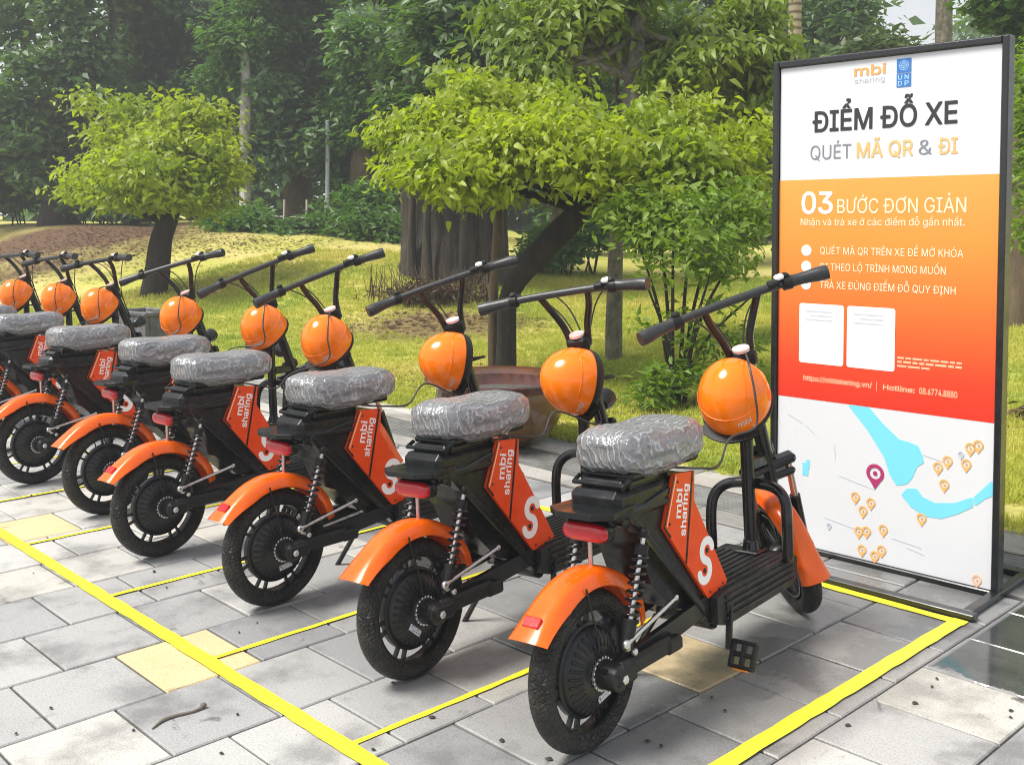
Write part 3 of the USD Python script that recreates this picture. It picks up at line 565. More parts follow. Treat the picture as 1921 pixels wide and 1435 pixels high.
def scooter(label, x0, y0, psi, phi, th, reflector=True, seed=0, plate=0., helm=(0, .86, .84), low=False):
    M = loc(x0, y0, psi, phi)
    t = thing('electric_scooter', label, 'scooter', M, 'orange rental scooters parked in a row')
    S = STATIC; sm = 35
    w = obj('rear_wheel', S['rear_rim'], Mx['hub'], t, sm)
    obj('tyre', S['rear_tyre'], Mx['tyre'], w, True); h = obj('hub_motor', S['hub_motor'], Mx['hub'], w, sm)
    obj('rating_plate', rot(S['rating_plate'], [1, 0, 0], plate, HUBC), Mx['plate'], w); obj('sprocket', S['sprocket'], Mx['silver'], w, sm); obj('axle_nut', S['axle_nut'], Mx['silver'], w, sm)
    fd = obj('rear_fender', S['rear_fender'], Mx['orange'], t, 50)
    if reflector: tag(obj('reflector', S['rear_reflector'], Mx['reflector'], fd))
    for q in S['stay']: obj('stay', q, Mx['tube'], fd, True)
    tl = obj('tail_lamp', S['tail_lamp'], Mx['lamp'], t, True); obj('lamp_rim', S['tail_lamp_rim'], Mx['black'], tl, True); obj('lamp_post', S['lamp_post'], Mx['stanchion'], tl, True)
    obj('rear_rack', S['rear_rack'], Mx['black'], t, sm)
    obj('battery_case', S['battery_case'], Mx['black'], t)
    obj('frame', S['frame'], Mx['tube'], t, sm)
    p1 = obj('side_panel', S['side_panel'][0], Mx['panel'], t); obj('side_panel', S['side_panel'][1], Mx['panel'], t)
    obj('stripe', S['panel_stripe'], Mx['black'], p1); obj('stripe', S['panel_line'], Mx['ink_peach'], p1)
    p_panel = p1
    for q in S['lettering']: obj('lettering', q, Mx['white'], p1)
    obj('emblem', S['emblem'], Mx['white'], p1); [obj('emblem_dot', q, Mx['matte'], p1) for q in S['emblem_dot']]
    st = obj('seat', S['seat'], Mx['vinyl'], t, True); obj('seat_base', S['seat_base'], Mx['black'], st, sm)
    fc = obj('film_cover', S['film_cover'], Mx['film'], st, True)
    sa = obj('swing_arm', S['swing_arm'], Mx['hub'], t, sm); obj('chain_case', S['chain_case'], Mx['matte'], sa); obj('torque_rod', S['torque_rod'], Mx['silver'], sa, True)
    for q in S['rod_end']: obj('rod_end', q, Mx['silver'], sa, True)
    for q in S['shock']:
        a = obj('shock_absorber', q[0], Mx['matte'], t, sm); obj('piston', q[1], Mx['silver'], a, True); obj('spring', q[2], Mx['tube'], a, True); obj('cap', q[3], Mx['matte'], a, sm); obj('bolt', q[4], Mx['silver'], a, True)
    obj('deck', S['deck'], Mx['deckmat'], t); obj('deck_mat', S['deck_mat'], Mx['deckmat'], t)
    obj('leg_guard', S['leg_guard'], Mx['tube'], t, True); obj('column', S['column'], Mx['tube'], t, sm); obj('head_tube', S['head_tube'], Mx['tube'], t, sm)
    cr_ = obj('crank', S['crank'], Mx['hub'], t, sm)
    p1 = obj('pedal', S['pedal'][0], Mx['matte'], t); obj('reflector', S['pedal_reflector'], Mx['amber'], p1); obj('pedal', S['pedal'][1], Mx['matte'], t)
    obj('kickstand', S['kickstand'], Mx['tube'], t, sm)
    # steering assembly, turned by th about the steering axis
    G = STEER.copy(); G = G@np.block([[rotk([0, 0, 1], th), np.zeros((3, 1))], [np.zeros((1, 3)), 1]])
    X = lambda mesh: xf(mesh, G)
    hc = (0, .042, .223); R = .222
    fk = [rbox((0, .005, .612), (.205, .05, .036), .010), rbox((0, .012, .56), (.19, .045, .03), .010), tube([(0, 0, .55), (0, 0, .68)], .022, 12)]
    fork = obj('fork', X(cat(*fk)), Mx['tube'], t, sm)
    for s in (-1, 1):
        obj('stanchion', X(tube([(s*.078, .012, .60), (s*.078, .022, .40)], .0125, 12)), Mx['stanchion'], fork, True)
        obj('slider', X(cat(tube([(s*.078, .020, .45), (s*.078, .034, .215)], .0195, 12), rbox((s*.078, .040, .222), (.03, .05, .05), .008))), Mx['tube'], fork, sm)
    w = obj('front_wheel', X(cat(lathe_x([(-.028, .158), (-.028, .150), (.028, .150), (.028, .158)], hc, 40), wheel_spokes(hc, .04, .152, .014, 5, True), lathe_x([(-.06, 0), (-.06, .03), (-.03, .046), (.03, .046), (.06, .03), (.06, 0)], hc, 24))), Mx['hub'], t, sm)
    obj('tyre', X(tyre_mesh(hc, R, .037)), Mx['tyre'], w, True)
    obj('brake_disc', X(lathe_x([(.048, .04), (.048, .075), (.051, .075), (.051, .04)], hc, 32, True)), Mx['silver'], w, sm)
    obj('axle_nut', X(lathe_x([(.07, 0), (.07, .012), (.112, .012), (.112, 0)], hc, 6)), Mx['silver'], w, sm); obj('axle_nut', X(lathe_x([(-.112, 0), (-.112, .012), (-.07, .012), (-.07, 0)], hc, 6)), Mx['silver'], w, sm)
    obj('front_fender', X(arc_guard(hc, .258, .052, .026, .75, 3.02, .014)), Mx['orange'], t, 50)
    hl = obj('head_lamp', X(mv(rot(lathe_x([(-.045, 0), (-.04, .022), (-.01, .036), (.02, .042), (.03, .042)], (0, 0, 0), 26), [0, 0, 1], pi/2), (0, .085, .735))), Mx['black'], t, sm)
    obj('lens', X(mv(rot(lathe_x([(.024, .040), (.034, .028), (.038, 0)], (0, 0, 0), 26), [0, 0, 1], pi/2), (0, .085, .735))), Mx['chrome'], hl, True)
    obj('lamp_bracket', X(cat(rbox((0, .04, .735), (.03, .06, .03), .006), rbox((0, .03, .66), (.09, .03, .05), .01))), Mx['tube'], hl)
    stem = obj('stem', X(cat(tube([(0, 0, .96), (0, 0, 1.045)], .032, 16), rbox((0, -.002, 1.035), (.088, .066, .062), .014))), Mx['matte'], t, sm)
    obj('cap', X(tube([(0, -.004, 1.064), (0, -.004, 1.074)], .030, 18)), Mx['pinkish'], stem, sm)
    for s in (-1, 1):
        obj('riser', X(tube(smooth_path([(s*.034, .004, 1.02), (s*.048, .012, 1.10), (s*.078, .006, 1.18), (s*.098, -.018, 1.25)], 5), .0135, 10)), Mx['tube'], t, True)
    hb = obj('handlebar', X(tube(smooth_path([(-.334, -.050, 1.247), (-.22, -.028, 1.25), (-.10, -.02, 1.252), (.10, -.02, 1.252), (.22, -.028, 1.25), (.334, -.050, 1.247)], 6), .0145, 12)), Mx['grip'], t, True)
    for s in (-1, 1):
        obj('grip', X(tube(smooth_path([(s*.215, -.027, 1.250), (s*.27, -.037, 1.249), (s*.338, -.051, 1.247)], 4), [.022, .0195, .0205, .022, .0255, .024], 14)), Mx['grip'], hb, sm)
        obj('lever_clamp', X(cat(tube([(s*.186, -.025, 1.251), (s*.214, -.028, 1.25)], .0245, 12), rbox((s*.200, -.002, 1.246), (.040, .040, .032), .006), rbox((s*.198, -.026, 1.277), (.026, .026, .018), .006))), Mx['matte'], hb, sm)
        obj('brake_lever', X(tube(smooth_path([(s*.195, .012, 1.243), (s*.24, .030, 1.238), (s*.31, .020, 1.236)], 5), [.008, .007, .006], 8)), Mx['tube'], hb, True)
    obj('switch_box', X(cat(rbox((.150, -.03, 1.262), (.036, .034, .026), .006))), Mx['matte'], hb)
    obj('button', X(superbox((.178, -.026, 1.278), (.034, .030, .018), .6, 18, 10)), Mx['white'], hb, True)
    rg = random.Random(seed)
    for k, (xa, xb) in enumerate(((-.19, -.012), (-.11, .008), (.19, .016))):
        sag = rg.uniform(.0, .03)
        obj('cable', X(tube(smooth_path([(xa, .012, 1.243), (xa*.72, .05+sag, 1.215), (xa*.3+xb*.5, .058+sag, 1.13), (xb, .04, .98), (xb, .03, .80)], 6), .0032, 6)), Mx['cable'], t, True)
    # thin security cable from the hung helmet to under the saddle
    hx, hy, hz = helm; sg = rg.uniform(.0, .05)
    top_ = [(hx+.06, hy+.03, hz-.09), (hx+.10, hy-.02, hz-.16)] if low else [(.03, .925, .985), (hx+.085, hy-.055, hz+.125), (hx+.125, hy-.095, hz+.03), (hx+.125, hy-.10, hz-.07)]
    dx = rg.uniform(-.015, .03)
    obj('security_cable', tube(smooth_path(top_+[(.10+dx, .68-2*sg, .77-sg*1.6), (.118+dx, .56-sg, .70-sg), (.106, .46, .698-.4*sg), (.085, .36, .712)], 8), .0038, 6), Mx['cable'], t, True)
    bolts = [on_bolt(y, z) for y, z in ((.352, .672), (.432, .664), (.585, .315), (.508, .308), (.300, .560))]
    for q in bolts: obj('bolt', q, Mx['hub'], p_panel)
    return M
def helmet_meshes():
    nu, nv = 48, 20; out = []
    for k, (sc, z0) in enumerate(((1.0, -.30), (.93, -.30))):
        vv = np.linspace(z0, pi/2, nv); uu_ = np.linspace(0, 2*pi, nu, endpoint=False); U_, V_ = np.meshgrid(uu_, vv)
        rr = np.cos(V_); P = np.stack([.118*rr*np.cos(U_), .126*rr*np.sin(U_), np.where(V_ > 0, .146, .130)*np.sin(V_)], -1)*sc
        P[..., 1] *= 1+.06*np.sin(U_)*rr
        i, j = np.meshgrid(np.arange(nv-1), np.arange(nu), indexing='ij')
        F = tri(np.stack([i*nu+j, i*nu+(j+1) % nu, (i+1)*nu+(j+1) % nu, (i+1)*nu+j], -1).reshape(-1, 4))
        out.append((P.reshape(-1, 3), F if k == 0 else F[:, ::-1]))
    u = np.linspace(0, 2*pi, 49); c = math.cos(-.30)
    bp = []
    for lt, q in ((-.16, 1.012), (-.22, 1.03), (-.40, 1.03), (-.46, 1.0), (-.44, .93)): bp.append(np.stack([.118*q*math.cos(lt)*np.cos(u[:-1]), .126*q*math.cos(lt)*np.sin(u[:-1])*(1+.06*np.sin(u[:-1])*math.cos(lt)), np.full(48, .124*math.sin(lt))], 1))
    i, j = np.meshgrid(np.arange(4), np.arange(48), indexing='ij'); band = (np.vstack(bp), tri(np.stack([i*48+j, (i+1)*48+j, (i+1)*48+(j+1) % 48, i*48+(j+1) % 48], -1).reshape(-1, 4)))
    ring = np.stack([.1155*c*np.cos(u), .124*c*np.sin(u)*(1+.06*np.sin(u)*c), np.full(49, -.040)-.006*np.sin(u)], 1)
    rim = cat(tube(ring, .0095, 10, False))
    brim = [(.130*c*math.cos(a)*s, .140*c*math.sin(a)*s, -.036-.012*(s-1)) for a in np.linspace(.25*pi, .75*pi, 16) for s in (.92, 1.16)]
    kk = np.arange(15)*2; bf = tri(np.stack([kk, kk+2, kk+3, kk+1], 1)); bv = np.array(brim)
    bv = np.vstack([bv, bv-[0, 0, .006]]); bf = np.vstack([bf, bf[:, ::-1]+32])
    e = np.linspace(-1.1, 1.1, 26); seam = np.stack([.117*np.cos(e*1.45)*0+.1165*np.sin(e*1.42)*.99, np.full(26, .0), .147*np.cos(e*1.42)], 1)
    lat = [(.1185*math.cos(.28)*math.cos(a), .1268*math.cos(.28)*math.sin(a)*(1+.06*math.sin(a)*math.cos(.28)), .1468*math.sin(.28)) for a in np.linspace(0, 2*pi, 60)]
    return out[0], out[1], rim, (bv, bf), tube(lat, .0016, 5, False), band
HM = helmet_meshes()
def helmet(label, M, pos, crown, spin=0., band=False):
    P = (M@np.array([*pos, 1]))[:3]; z = np.asarray(crown, float); z /= np.linalg.norm(z)
    y = np.array([0, 0, -1.])-z*(-z[2]); y /= np.linalg.norm(y); x = np.cross(y, z); R = np.array([x, y, z]).T@rotk([0, 0, 1], spin)
    H = np.eye(4); H[:3, :3] = R; H[:3, 3] = P
    t = thing('helmet', label, 'helmet', H, 'orange helmets hung on the scooters')
    obj('shell', HM[0], Mx['helmet'], t, True); obj('lining', HM[1], Mx['lining'], t, True); obj('rim', HM[5] if band else HM[2], Mx['matte'], t, 40); obj('visor', HM[3], Mx['matte'], t, 30); obj('seam', HM[4], Mx['helmet'], t, True)
    obj('strap', tube(smooth_path([(.100, .0, -.04), (.055, -.02, -.12), (0, -.03, -.14), (-.055, -.02, -.12), (-.100, .0, -.04)], 5), .006, 6), Mx['lining'], t, True)
    v, f = text('mbi', .016, True, .0006, .045); a = v[:, 0]/.12-.2; lat_ = .06+v[:, 1]/.128
    w = np.stack([.1195*np.cos(lat_)*np.cos(a+2.2), .1285*np.cos(lat_)*np.sin(a+2.2)*(1+.06*np.sin(a+2.2)), .1475*np.sin(lat_)], 1)
    obj('lettering', (w, f[:, ::-1]), Mx['white'], t)
TC = np.array([.70, -.69, .22]); LF = np.array([-.69, -.72, 0])
FL = [ # label, x, y, yaw, lean, steering, reflector, plate angle
 ('orange scooter in the first bay, nearest the standing sign, clear film on its saddle', -1.903, 2.088, .106, .055, .881, True, .2, 0),
 ('orange scooter second from the sign, handlebar almost straight, no red reflector on its rear fender', -2.592, 2.036, .114, .061, .317, False, -.7, 1),
 ('orange scooter third from the sign, its helmet in front of the brown glazed pot', -3.452, 2.053, .060, .017, .987, True, .15, 1),
 ('orange scooter fourth from the sign, its rear wheel whole in view left of the third', -4.306, 2.003, .070, .024, 1.183, True, 1.35, 0),
 ('orange scooter fifth from the sign, its saddle overlapping the fourth scooter', -5.105, 2.110, .040, .032, 1.264, False, .5, 0),
 ('orange scooter sixth from the sign, its helmet right of the dark stone planter', -5.975, 2.077, .040, .054, .69, True, 1.5, 0),
 ('orange scooter seventh from the sign, its saddle cut by the left edge of the photo', -7.003, 2.123, .15, .076, .16, True, .8, 0),
 ('far orange scooter eighth from the sign, only its helmet and handlebar showing', -7.838, 2.087, .087, .067, .107, True, .2, 0),
 ('farthest orange scooter at the left edge, last of the row', -8.64, 2.05, .107, -.0, .21, True, .6, 0)]
HL = ['orange helmet hanging on the scooter nearest the sign', 'orange helmet with black rim on the second scooter, right of the brown pot', 'orange helmet with black rim in front of the brown pot', 'orange helmet on the fourth scooter, cable slanting across it',
      'orange helmet on the fifth scooter with black handlebars crossing above', 'orange helmet right of the dark stone planter', 'orange helmet left of the dark stone planter', 'second orange helmet from the left edge, on the eighth scooter', 'orange helmet cut by the left edge, on the last scooter']
for k, (lb, x0, y0, ps, ph, th, rf, pl, hk) in enumerate(FL):
    hp_ = [(.02, .855, .845), (.045, .872, .835), (.060, .880, .835), (.065, .875, .845), (.080, .880, .845), (.080, .875, .845), (.0, .86, .845), (.05, .875, .845), (.04, .875, .845)][k]
    Mb = scooter(lb, x0, y0, ps, ph, th, rf, k, pl, hp_, bool(hk))
    crown = (.38*TC+.92*LF+[0, 0, .10]) if hk else (.62*TC+.38*LF+[0, 0, .62])
    helmet(HL[k], Mb, hp_, crown+np.array([.05*math.sin(k*3), .05*math.cos(k*2), 0]), .25*math.sin(k), bool(hk))

# ------------------------------------------------------------------ plants
def leafmat(name, c1, c2, c3, trans=.35, rough=.46):
    return mat(name, {'g': ('geometry', {}), 'r': ('rgb_ramp', {'ramp': [(0., c1), (.55, c2), (1., c3)]}), 'n': ('noise_texture', {'scale': .9, 'detail': 3.}), 'ad': ('math', {'math_type': 'multiply_add', 'value2': .55}), 'sb': ('math', {'math_type': 'multiply_add', 'value2': .75, 'value3': -.10}),
        'p': ('principled_bsdf', {'roughness': rough}), 't': ('translucent_bsdf', {}), 'br': ('mix_color', {'blend_type': 'multiply', 'fac': 1., 'b': (1.35, 1.45, .5), 'use_clamp': False}), 'm': ('mix_closure', {'fac': trans})},
        [('g.position', 'n.vector'), ('g.random_per_island', 'sb.value1'), ('n.fac', 'ad.value1'), ('sb.value', 'ad.value3'), ('ad.value', 'r.fac'), ('r.color', 'p.base_color'), ('r.color', 'br.a'), ('br.result', 't.color'), ('p.BSDF', 'm.closure1'), ('t.BSDF', 'm.closure2')], surface='m.closure')
Mx['leaf_lime'] = leafmat('leaf_lime', (.17, .25, .014), (.50, .54, .03), (.80, .76, .13), .5)
Mx['leaf_lime2'] = leafmat('leaf_yellow_green', (.10, .17, .016), (.30, .35, .03), (.60, .52, .06), .42)
Mx['leaf_mid'] = leafmat('leaf_mid_green', (.05, .13, .022), (.14, .26, .04), (.34, .44, .08), .4)
Mx['leaf_dark'] = leafmat('leaf_dark_green', (.055, .115, .036), (.13, .22, .062), (.33, .45, .13), .4)
Mx['leaf_blue'] = leafmat('leaf_blue_green', (.06, .125, .048), (.14, .235, .08), (.35, .47, .17), .4)
Mx['leaf_shrub'] = leafmat('leaf_shrub_green', (.09, .18, .016), (.28, .37, .03), (.56, .58, .09), .45)
Mx['leaf_rust'] = leafmat('leaf_rusty', (.05, .028, .012), (.11, .055, .025), (.15, .11, .03), .25)
Mx['leaf_palm'] = leafmat('leaf_palm', (.05, .09, .02), (.12, .17, .05), (.24, .27, .12), .3)
def bark(name, c1, c2, sc=6., zs=.3):
    return mat(name, {'tc': ('texture_coordinate', {}), 'mp': ('mapping', {'scale': (1., 1., zs)}), 'n': ('noise_texture', {'scale': sc, 'detail': 7., 'roughness': .65}), 'r': ('rgb_ramp', {'ramp': [(.32, c1), (.68, c2)]}),
        'b': ('bump', {'strength': 1.0, 'distance': .06}), 'p': ('principled_bsdf', {'roughness': .9})},
        [('tc.object', 'mp.vector'), ('mp.vector', 'n.vector'), ('n.fac', 'r.fac'), ('r.color', 'p.base_color'), ('n.fac', 'b.height'), ('b.normal', 'p.normal')], surface='p.BSDF')
Mx['bark_dark'] = bark('bark_dark', (.008, .006, .005), (.042, .034, .025), 9.)
Mx['bark_brown'] = bark('bark_brown', (.05, .034, .020), (.16, .115, .070), 5.)
Mx['bark_fig'] = bark('bark_fig', (.005, .004, .003), (.065, .050, .034), 13., .09)
Mx['bark_grey'] = bark('bark_lichen', (.07, .065, .045), (.22, .20, .15), 14., .6)
Mx['bark_white'] = bark('bark_white', (.16, .14, .12), (.62, .60, .56), 5., .7)
Mx['bark_palm'] = mat('bark_palm', {'tc': ('texture_coordinate', {}), 'w': ('wave_texture', {'bands_direction': 'z', 'scale': 2.6, 'distortion': 2.0, 'detail': 3.}), 'r': ('rgb_ramp', {'ramp': [(.1, (.12, .085, .05)), (.35, (.30, .24, .16)), (1., (.36, .30, .21))]}), 'p': ('principled_bsdf', {'roughness': .85})},
    [('tc.object', 'w.vector'), ('w.fac', 'r.fac'), ('r.color', 'p.base_color')], surface='p.BSDF')

def leaf_set(P, A, L, W, rg, up=.75, droop=.25, out=None, fine=False):
    """one folded leaf at each point P along direction A"""
    n = len(P); A = A/np.linalg.norm(A, axis=1, keepdims=True)
    N = rg.normal(0, 1, (n, 3))*(1-up)+np.array([0, 0, 1.])*up+(0 if out is None else out*.75); S = np.cross(A, N); S /= np.linalg.norm(S, axis=1, keepdims=True)+1e-9; N = np.cross(S, A)
    l = (L*rg.uniform(.45, 1.35, n))[:, None]; w = l*W/L
    q = rg.uniform(.2, 1.2, (n, 1))*droop
    m1 = P+A*l*.32+N*l*.05; m2 = P+A*l*.68-N*l*q*.35; tip = P+A*l-N*l*q
    if fine:
        V = np.stack([P, m1+S*w*.5+N*w*.12, m2+S*w*.40+N*w*.10, tip, m2-S*w*.40+N*w*.10, m1-S*w*.5+N*w*.12, m1, m2], 1).reshape(-1, 3)
        b = np.arange(n)[:, None]*8; F = np.vstack([b+f_ for f_ in ([0, 6, 1], [6, 7, 2], [6, 2, 1], [7, 3, 2], [0, 5, 6], [5, 4, 7], [5, 7, 6], [4, 3, 7])])
    else:
        V = np.stack([P, m1+S*w*.5-N*w*.10, tip, m1-S*w*.5-N*w*.10], 1).reshape(-1, 3)
        b = np.arange(n)[:, None]*4; F = np.vstack([b+[0, 1, 2], b+[0, 2, 3]])
    return V, F
def crown_points(lobes, n, rg, shell=.62, flat_bottom=.0, layer=1.):
    """twig tips: spread through ellipsoid lobes (centre, radii), denser towards their outsides"""
    sub = []
    for c, r in lobes:
        for _ in range(7):
            q = rg.normal(0, 1, 3); q /= np.linalg.norm(q); sub.append((c+q*r*rg.uniform(.55, 1.0), r*rg.uniform(.24, .5)*np.array([1, 1, rg.uniform(.7, 1.1)*layer])))
        sub.append((c, r*.62*np.array([1, 1, layer])))
    lobes = sub
    vol = np.array([np.prod(r)**(2/3) for c, r in lobes]); k = rg.choice(len(lobes), n, p=vol/vol.sum())
    C = np.array([c for c, r in lobes])[k]; R = np.array([r for c, r in lobes])[k]
    d = rg.normal(0, 1, (n, 3)); d /= np.linalg.norm(d, axis=1, keepdims=True)
    d[:, 2] = np.where(d[:, 2] < -flat_bottom, d[:, 2]*(1-.6*min(1, flat_bottom+.0)), d[:, 2])
    t = rg.uniform(0, 1, n)**shell
    t = t*(.62+.78*meshkit.fbm(np.c_[d[:, :2]*3.4, d[:, 2]*3.4+k*7.3], 3, 3))+(rg.uniform(0, 1, n) < .04)*rg.uniform(0, .25, n)
    return C+d*R*t[:, None], d, C
def crown(lobes, ntwig, per, L, W, rg, up=.75, droop=.3, spread=.10, shell=.62, hang=.15, fine=False, layer=1.):
    P, d, C = crown_points(lobes, ntwig, rg, shell, layer=layer)
    P = np.repeat(P, per, 0)+rg.normal(0, spread, (ntwig*per, 3))*np.array([1, 1, .6])
    A = np.repeat(d*np.array([1, 1, .35]), per, 0)+rg.normal(0, .65, (ntwig*per, 3))*np.array([1, 1, .45])-np.array([0, 0, hang])
    return leaf_set(P, A, L, W, rg, up, droop, np.repeat(d, per, 0), fine)
def lobe(px, py, d, rx, ry, rz=None): # an ellipsoid at distance d, sizes given by the angles they span
    k = d/FPX; return at(px, py, d), np.array([rx*k, (rz or rx*.85)*k, ry*k])
def trunk_mesh(pts, r, n=14, rough=.12, seed=0, flute=0.):
    p = smooth_path(pts, 7); v, f = tube(p, r, n, True); m_ = len(p)*n
    c = np.repeat(p, n, 0); dv = v[:m_]-c
    k = 1+rough*(meshkit.fbm(v[:m_]*np.array([5, 5, 1.6])+seed, 3, seed)-.5)*2
    if flute:
        a = np.tile(np.arange(n)*2*pi/n, len(p)); k = k*(1+flute*np.sin(a*7+np.repeat(np.linspace(0, 1.5, len(p)), n)*2)*.5+flute*.5*np.sin(a*3+1))
    v[:m_] = c+dv*k[:, None]
    return v, f
def limbs(start, targets, r0, rg, mid=.35):
    ms = []
    for t in targets:
        s = start[rg.randint(len(start))]; m_ = s+(t-s)*.5+np.array([rg.uniform(-mid, mid), rg.uniform(-mid, mid), rg.uniform(-.2, .2)])*np.linalg.norm(t-s)*.4
        ms.append(tube(smooth_path([s, m_, t], 4), [r0, r0*.55, r0*.18], 6))
    return cat(*ms)
def tree(name, label, cat_, trunk, bk, crownmesh, lf, limbmesh=None, group=None):
    t = thing(name, label, cat_, None, group)
    if trunk is not None: obj('trunk', trunk, Mx[bk], t, True)
    if limbmesh is not None: obj('branches', limbmesh, Mx[bk], t, True)
    if crownmesh is not None: obj('crown', crownmesh, Mx[lf], t, True)
    return t
def gnd(px, d): return bearing(px, d)

# --- the umbrella-shaped tree in the middle
rg = np.random.RandomState(11); d0 = 9.2
b0 = gnd(945, d0)
tp = [b0-[0, 0, .1], at(950, 640, d0), at(955, 560, d0), at(985, 505, d0-.05), at(1035, 450, d0-.1), at(1075, 410, d0-.1), at(1095, 385, d0-.1)]
tk = trunk_mesh(tp, [.10, .082, .08, .10, .112, .10, .08], 14, .22, 1)
lobes = [lobe(*q) for q in ((850, 312, 8.7, 118, 42), (775, 262, 9.3, 82, 38), (900, 225, 9.6, 120, 45), (960, 275, 8.8, 130, 52), (1090, 232, 9.4, 120, 42), (1110, 300, 8.6, 120, 55), (1240, 240, 9.3, 115, 48), (1290, 300, 8.9, 120, 58),
    (1385, 320, 9.2, 62, 68), (1180, 350, 8.8, 110, 45), (1010, 180, 9.9, 90, 34), (1330, 370, 9.2, 90, 45), (900, 175, 9.9, 70, 36), (1400, 250, 9.4, 40, 40), (740, 250, 9.4, 50, 14), (1300, 205, 9.3, 26, 28), (835, 355, 8.6, 60, 14), (925, 350, 8.7, 70, 18))]
cm = crown(lobes, 2900, 7, .092, .042, rg, .45, .5, .115, .85, .42, True, .5)
tg = [c for c, r in lobes]
lm = limbs([at(1095, 385, d0-.1), at(1090, 390, d0-.1), at(1085, 398, d0-.1)], tg, .032, rg, .3)
tree('umbrella_tree', 'wide low tree with lime-green leaves and a dark bent trunk, middle of the lawn', 'tree', tk, 'bark_dark', cm, 'leaf_lime', lm)
sp = thing('support_stake', 'weathered wooden stake standing against the bent trunk of the lime-green tree', 'stake')
obj('post', trunk_mesh([gnd(922, 9.35)-[0, 0, .1], at(925, 560, 9.35), at(930, 470, 9.35), at(935, 380, 9.4)], [.045, .042, .04, .036], 8, .1, 3), Mx['bark_brown'], sp, True)
# --- thin grey trunk to the right with the drooping yellow-green crown high behind
rg = np.random.RandomState(12); d0 = 10.5
tk = trunk_mesh([gnd(1150, d0)-[0, 0, .1], at(1152, 560, d0), at(1157, 440, d0), at(1170, 300, d0+.3), at(1188, 150, d0+.6), at(1195, 20, d0+.8), at(1205, -120, d0+1)], [.085, .08, .078, .085, .10, .09, .05], 12, .15, 5)
lobes = [lobe(*q) for q in ((1060, 35, 11.3, 120, 42), (985, 75, 11.0, 70, 34), (1005, 128, 10.8, 80, 28), (1175, 75, 11.6, 110, 45), (1330, 95, 11.2, 110, 40), (1300, 60, 11.4, 90, 30), (1395, 40, 11.6, 80, 40), (1420, 170, 11.6, 60, 45), (1385, 225, 11.3, 60, 32), (1265, 135, 11.0, 60, 28),
    (1130, -40, 11.5, 170, 60), (930, 30, 11.0, 40, 22), (860, 140, 10.6, 46, 22), (930, 160, 10.7, 60, 26), (1450, 110, 11.5, 50, 40))]
cm = crown(lobes, 2500, 7, .14, .05, rg, .55, .55, .12, .75, .55, True, .7)
lm = limbs([at(1188, 150, 11.1), at(1195, 60, 11.2), at(1175, 250, 10.9)], [c for c, r in lobes], .05, rg)
tree('drooping_tree', 'tall tree with grey lichen-spotted trunk and drooping yellow-green branches', 'tree', tk, 'bark_grey', cm, 'leaf_lime2', lm)
# --- the small round-crowned tree on the left
rg = np.random.RandomState(13); d0 = 16.5
tk = trunk_mesh([gnd(285, d0)-[0, 0, .1], at(300, 455, d0), at(312, 420, d0), at(322, 385, d0), at(326, 350, d0)], [.21, .175, .16, .15, .12], 12, .2, 7)
lobes = [lobe(*q) for q in ((300, 255, 16.4, 92, 42), (215, 285, 16.2, 72, 38), (385, 275, 16.4, 80, 45), (290, 310, 15.6, 120, 45), (180, 340, 16.3, 62, 30), (410, 325, 16.3, 60, 36), (320, 365, 16.0, 110, 32), (235, 215, 16.6, 46, 24), (345, 215, 16.7, 66, 26), (240, 365, 16.2, 70, 26), (150, 352, 16.2, 40, 14), (160, 190, 16.6, 30, 10))]
cm = crown(lobes, 1900, 7, .125, .056, rg, .45, .45, .17, .85, .35, True, .55)
lm = limbs([at(322, 385, d0), at(326, 352, d0), at(312, 420, d0)], [c for c, r in lobes], .06, rg)
tree('round_tree', 'small round-crowned tree with bright lime leaves and leaning dark trunk on the left', 'tree', tk, 'bark_dark', cm, 'leaf_lime', lm)
# --- the old fig with the broad fluted trunk
rg = np.random.RandomState(14); d0 = 17.
tk = trunk_mesh([gnd(858, d0)-[0, 0, .2], gnd(858, d0)+[0, 0, .25], at(858, 440, d0), at(855, 320, d0), at(850, 180, d0+.3), at(860, 20, d0+.6), at(870, -160, d0+1)], [.98, .86, .80, .80, .70, .55, .3], 44, .12, 9, .16)
roots = cat(*[trunk_mesh([at(px, 505, d)-[0, 0, .3], at(px, 420, d), at(px+4, 300, d), at(px+8, 120, d+.2)], [.10, .055, .05, .06], 8, .2, k) for k, (px, d) in enumerate(((772, 16.4), (800, 16.1), (905, 16.1), (938, 16.3), (945, 16.5), (760, 16.9), (870, 15.95)))])
lobes = [lobe(*q) for q in ((820, 40, 17.5, 130, 80), (730, -60, 18, 150, 110), (920, -50, 17.5, 150, 100), (770, 140, 18.5, 80, 60), (880, 110, 18.4, 90, 60), (1010, 60, 18.6, 110, 90), (1100, 160, 19, 120, 90), (800, 95, 15.6, 80, 60), (905, 110, 15.7, 80, 60), (850, 190, 15.6, 100, 50), (850, 20, 15.8, 120, 60), (770, 200, 15.9, 40, 50))]
cm = crown(lobes, 4600, 6, .19, .085, rg, .65, .4, .16, .6)
ft = tree('fig_tree', 'old tree with a very broad dark fluted trunk behind the lime-green tree', 'tree', tk, 'bark_fig', cm, 'leaf_dark')
tag(obj('aerial_root', roots, Mx['bark_fig'], ft, True), kind='stuff')
rg = np.random.RandomState(15)
V, F = crown([lobe(735, 560, 15.2, 50, 22), lobe(800, 558, 14.6, 90, 30), lobe(870, 565, 14.8, 60, 26), lobe(700, 575, 14.8, 26, 14)], 620, 7, .10, .035, rg, .4, .4, .09, .6, .0)
